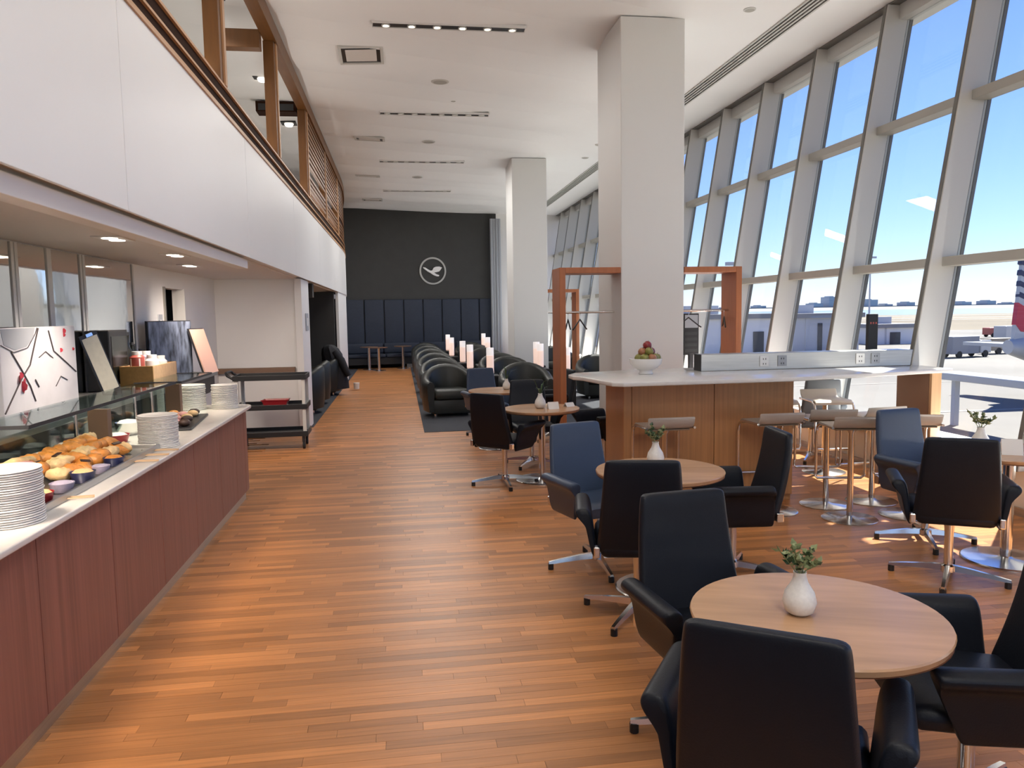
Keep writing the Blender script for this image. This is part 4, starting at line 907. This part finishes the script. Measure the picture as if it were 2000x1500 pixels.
MB().loft([[(sx * (.13 + k * .035), sy * (.09 + k * .03), k * .09) for sx, sy in ((-1, -1), (1, -1), (1, 1), (-1, 1))] for k in (0, 1)] + [[(sx * .155, sy * .11, .09) for sx, sy in ((-1, -1), (1, -1), (1, 1), (-1, 1))], [(sx * .125, sy * .085, .01) for sx, sy in ((-1, -1), (1, -1), (1, 1), (-1, 1))]]).build('tub_body', 'red_dish', rt)
MB().box(-.175, .175, -.125, -.118, .082, .094).build('tub_rim', 'red_dish', rt)

# ================================================================ OUTDOORS
GZ = -5.0
def ground(name, x0, x1, y0, y1, z, m_, lab, cat='ground'):
    o = MB().box(x0, x1, y0, y1, z - 2, z).build(name, m_); tag(o, lab, cat, None, 'structure'); return o
ground('apron_ground', 5.2, 900, -200, 200, GZ, 'apron', 'pale concrete airport apron outside the windows')
ground('airfield_ground', -600, 2500, 200, 620, GZ - .02, 'grass_strip', 'dry pale airfield beyond the apron')
ground('bay_water', -2500, 5000, 620, 2600, GZ - .6, 'water', 'blue grey bay beyond the airfield', 'water')
ground('far_shore', -2500, 5500, 2600, 3400, GZ + 13, 'far_land', 'hazy far shore on the horizon')
ap = bpy.data.objects['apron_ground']
rn = random.Random(5)
for q, (x0, x1, y0, y1) in enumerate(((20, 260, 44, 44.5), (20, 300, 62, 62.4), (30, 400, 130, 131), (60, 600, 160, 161), (80, 800, 188, 190))):
    MB().box(x0, x1, y0, y1, GZ, GZ + .02).build('painted_line', 'tarmac_line', ap)
for q, (x0, x1, y0, y1) in enumerate(((200, 1200, 360, 372), (250, 1500, 420, 436), (300, 1800, 520, 545))):
    MB().box(x0, x1, y0, y1, GZ - .02, GZ + .02).build('runway_strip', 'tarmac_line', bpy.data.objects['airfield_ground'])
# skyline on the far shore
for k in range(46):
    x = 300 + k * 105 + rn.uniform(-30, 30); wd_ = rn.uniform(30, 42); h = rn.uniform(7, 20) * (1 + (1.4 if k in (26, 27, 29, 36, 37, 12, 13) else 0))
    t = MB().box(x, x + wd_, 2602, 2660, GZ + 12.9, GZ + 10 + h).box(x + wd_ * .2, x + wd_ * .5, 2610, 2650, GZ + 12.9, GZ + 13 + h).build('skyline_tower', 'far_building')
    tag(t, 'hazy block on the distant skyline across the water', 'building', 'distant skyline blocks')
# airport buildings
def building(x0, x1, y0, y1, h, wall, lab, doors=()):
    t = empty('airport_building', ((x0 + x1) / 2, (y0 + y1) / 2, GZ), 0, lab, 'building')
    hx, hy = (x1 - x0) / 2, (y1 - y0) / 2
    MB().box(-hx, hx, -hy, hy, 0, h).build('wall', wall, t); MB().box(-hx - .6, hx + .6, -hy - .6, hy + .6, h, h + .7).build('roof', 'hangar_roof', t)
    MB().box(-hx * .4, hx * .2, -hy * .3, hy * .3, h + .7, h + 2.0).build('roof_plant', 'hangar_grey', t)
    for d0, d1, z0, z1 in doors: MB().box(-hx + d0, -hx + d1, -hy - .15, -hy, z0, z1).build('door', 'dark_opening', t)
    for k in range(int(2 * hx // 6)): MB().box(-hx + 2 + k * 6, -hx + 2.3 + k * 6, -hy - .12, -hy, 0, h).build('pilaster', 'hangar_grey', t)
building(38, 55.5, 106, 125, 5.4, 'hangar_white', 'low white airport building with a dark doorway left of the view', ((13, 14.6, 0, 3.5),))
building(58.8, 69.6, 109, 125, 5.3, 'hangar_grey', 'blue grey airport building with flat roof seen between the mullions', ((4, 4.7, 0, 4.5), (8, 9, 1, 4.2)))
building(85.5, 94.5, 129, 138, 3.0, 'hangar_white', 'long white shed beside the light mast', ((3, 5, 0, 2.2),))
building(20, 46, 150, 175, 11, 'hangar_grey', 'taller grey terminal block behind the coat frame', ())
for q, (x, y, h, lab) in enumerate(((98, 150, 17, 'tall light mast on the apron in front of the white shed'), (40, 88, 12, 'light mast near the blue grey airport building'))):
    t = empty('light_mast', (x, y, GZ), 0, lab, 'mast'); MB().lathe([(.22, 0), (.12, h)], 8).build('pole', 'hangar_grey', t); MB().box(-1.2, 1.2, -.3, .3, h, h + .4).build('lamp_head', 'hangar_grey', t)
def truck(x, y, L, h, m_, rz, lab):
    t = empty('apron_vehicle', (x, y, GZ), rz, lab, 'vehicle', 'service vehicles on the apron')
    MB().box(-L / 2, L * .18, -1.1, 1.1, .5, h).build('cargo_body', m_, t, bevel=.08); MB().box(L * .22, L / 2, -1.05, 1.05, .5, h * .8).build('cab', 'aircraft_white', t, bevel=.15); MB().box(L * .40, L / 2 + .02, -.9, .9, h * .5, h * .74).build('windscreen', 'dark_opening', t)
    for wx in (-L * .32, L * .34):
        for wy in (-1.0, 1.0): MB().tube([(wx, wy - .15, .45), (wx, wy + .15, .45)], .45, 12).build('wheel', 'tyre', t)
for q, (x, y, L, h, m_, rz, lab) in enumerate(((74, 92, 7, 2.8, 'truck_grey', .2, 'dark grey service truck just right of the last clear mullion'), (84, 97, 6, 2.2, 'truck_tan', .1, 'tan service truck behind the dark grey truck'), (92, 99, 5.5, 1.8, 'truck_grey', 0, 'small grey cart beside the tan truck'), (99, 103, 5, 1.7, 'aircraft_white', .3, 'white van in the row of vehicles'), (69, 72, 5, 1.5, 'truck_grey', .1, 'long low grey tug near the aircraft tail'), (112, 128, 7, 3, 'aircraft_white', .4, 'white catering truck farther out on the apron'), (104, 140, 6, 2.4, 'truck_grey', -.3, 'grey truck behind the catering truck'), (128, 150, 5, 2, 'tin_red', 0, 'small red vehicle far out on the apron'), (80, 141, 5, 2, 'truck_grey', .5, 'grey vehicle parked beside the white shed'))):
    truck(x, y, L, h, m_, rz, lab)
# parked aircraft: tail at the right edge
ac = empty('airliner', (42.2, 48, GZ), 0, 'white airliner with a red and navy striped tail at the right edge', 'aircraft')
prof = [(.5, -.3), (1.3, 3), (1.85, 7), (2.0, 12), (2.0, 34), (1.6, 37), (.3, 39)]
MB().loft([[(yy, r * math.cos(a), 2.9 + (.9 - .9 * min(1, yy / 9)) + r * math.sin(a)) for a in [2 * PI * k / 20 for k in range(20)]] for r, yy in prof]).build('fuselage', 'aircraft_white', ac, smooth=50)
MB().prism_y([(.0, 4.0), (6.5, 4.6), (3.4, 10.2), (.5, 10.2)], -.16, .16).build('tail_fin', 'aircraft_white', ac)
for k in range(4): MB().prism_y([(.26 + k * .02, 7.3 + k * .75), (.30 + k * .02, 7.65 + k * .75), (3.6 - k * .2, 6.2 + k * .75), (3.8 - k * .2, 5.8 + k * .75)], -.18, .18).build('tail_stripe', 'tail_navy', ac)
MB().prism_y([(.22, 6.9), (2.4, 5.7), (3.4, 4.5), (.5, 4.9), (.08, 5.4)], -.19, .19).build('tail_stripe', 'tail_red', ac)
for s in (-1, 1): MB().prism([(1.0, s * .6), (4.5, s * .9), (2.6, s * 6.2), (1.2, s * 6.2)], 3.7, 3.95).build('tailplane', 'aircraft_white', ac)
for s in (-1, 1): MB().prism([(17, s * 1.5), (23, s * 1.5), (17.5, s * 16), (15.5, s * 16)], 2.2, 2.6).build('wing', 'aircraft_white', ac)
for x in (19, 33): MB().lathe([(.25, 0), (.25, 1.6)], 8).build('landing_gear', 'dark_metal', ac, loc=(x, 0, 0))
kb = empty('service_gangway', (31, 30, GZ), 0, 'long white service gangway roof outside below the windows', 'gangway')
MB().box(-.8, .8, -14, 10, 2.6, 3.0).build('roof', 'aircraft_white', kb, bevel=.05)
for k in range(5): MB().box(-.15, .15, -13 + k * 5.5, -12.7 + k * 5.5, 0, 2.6).build('support', 'hangar_grey', kb)
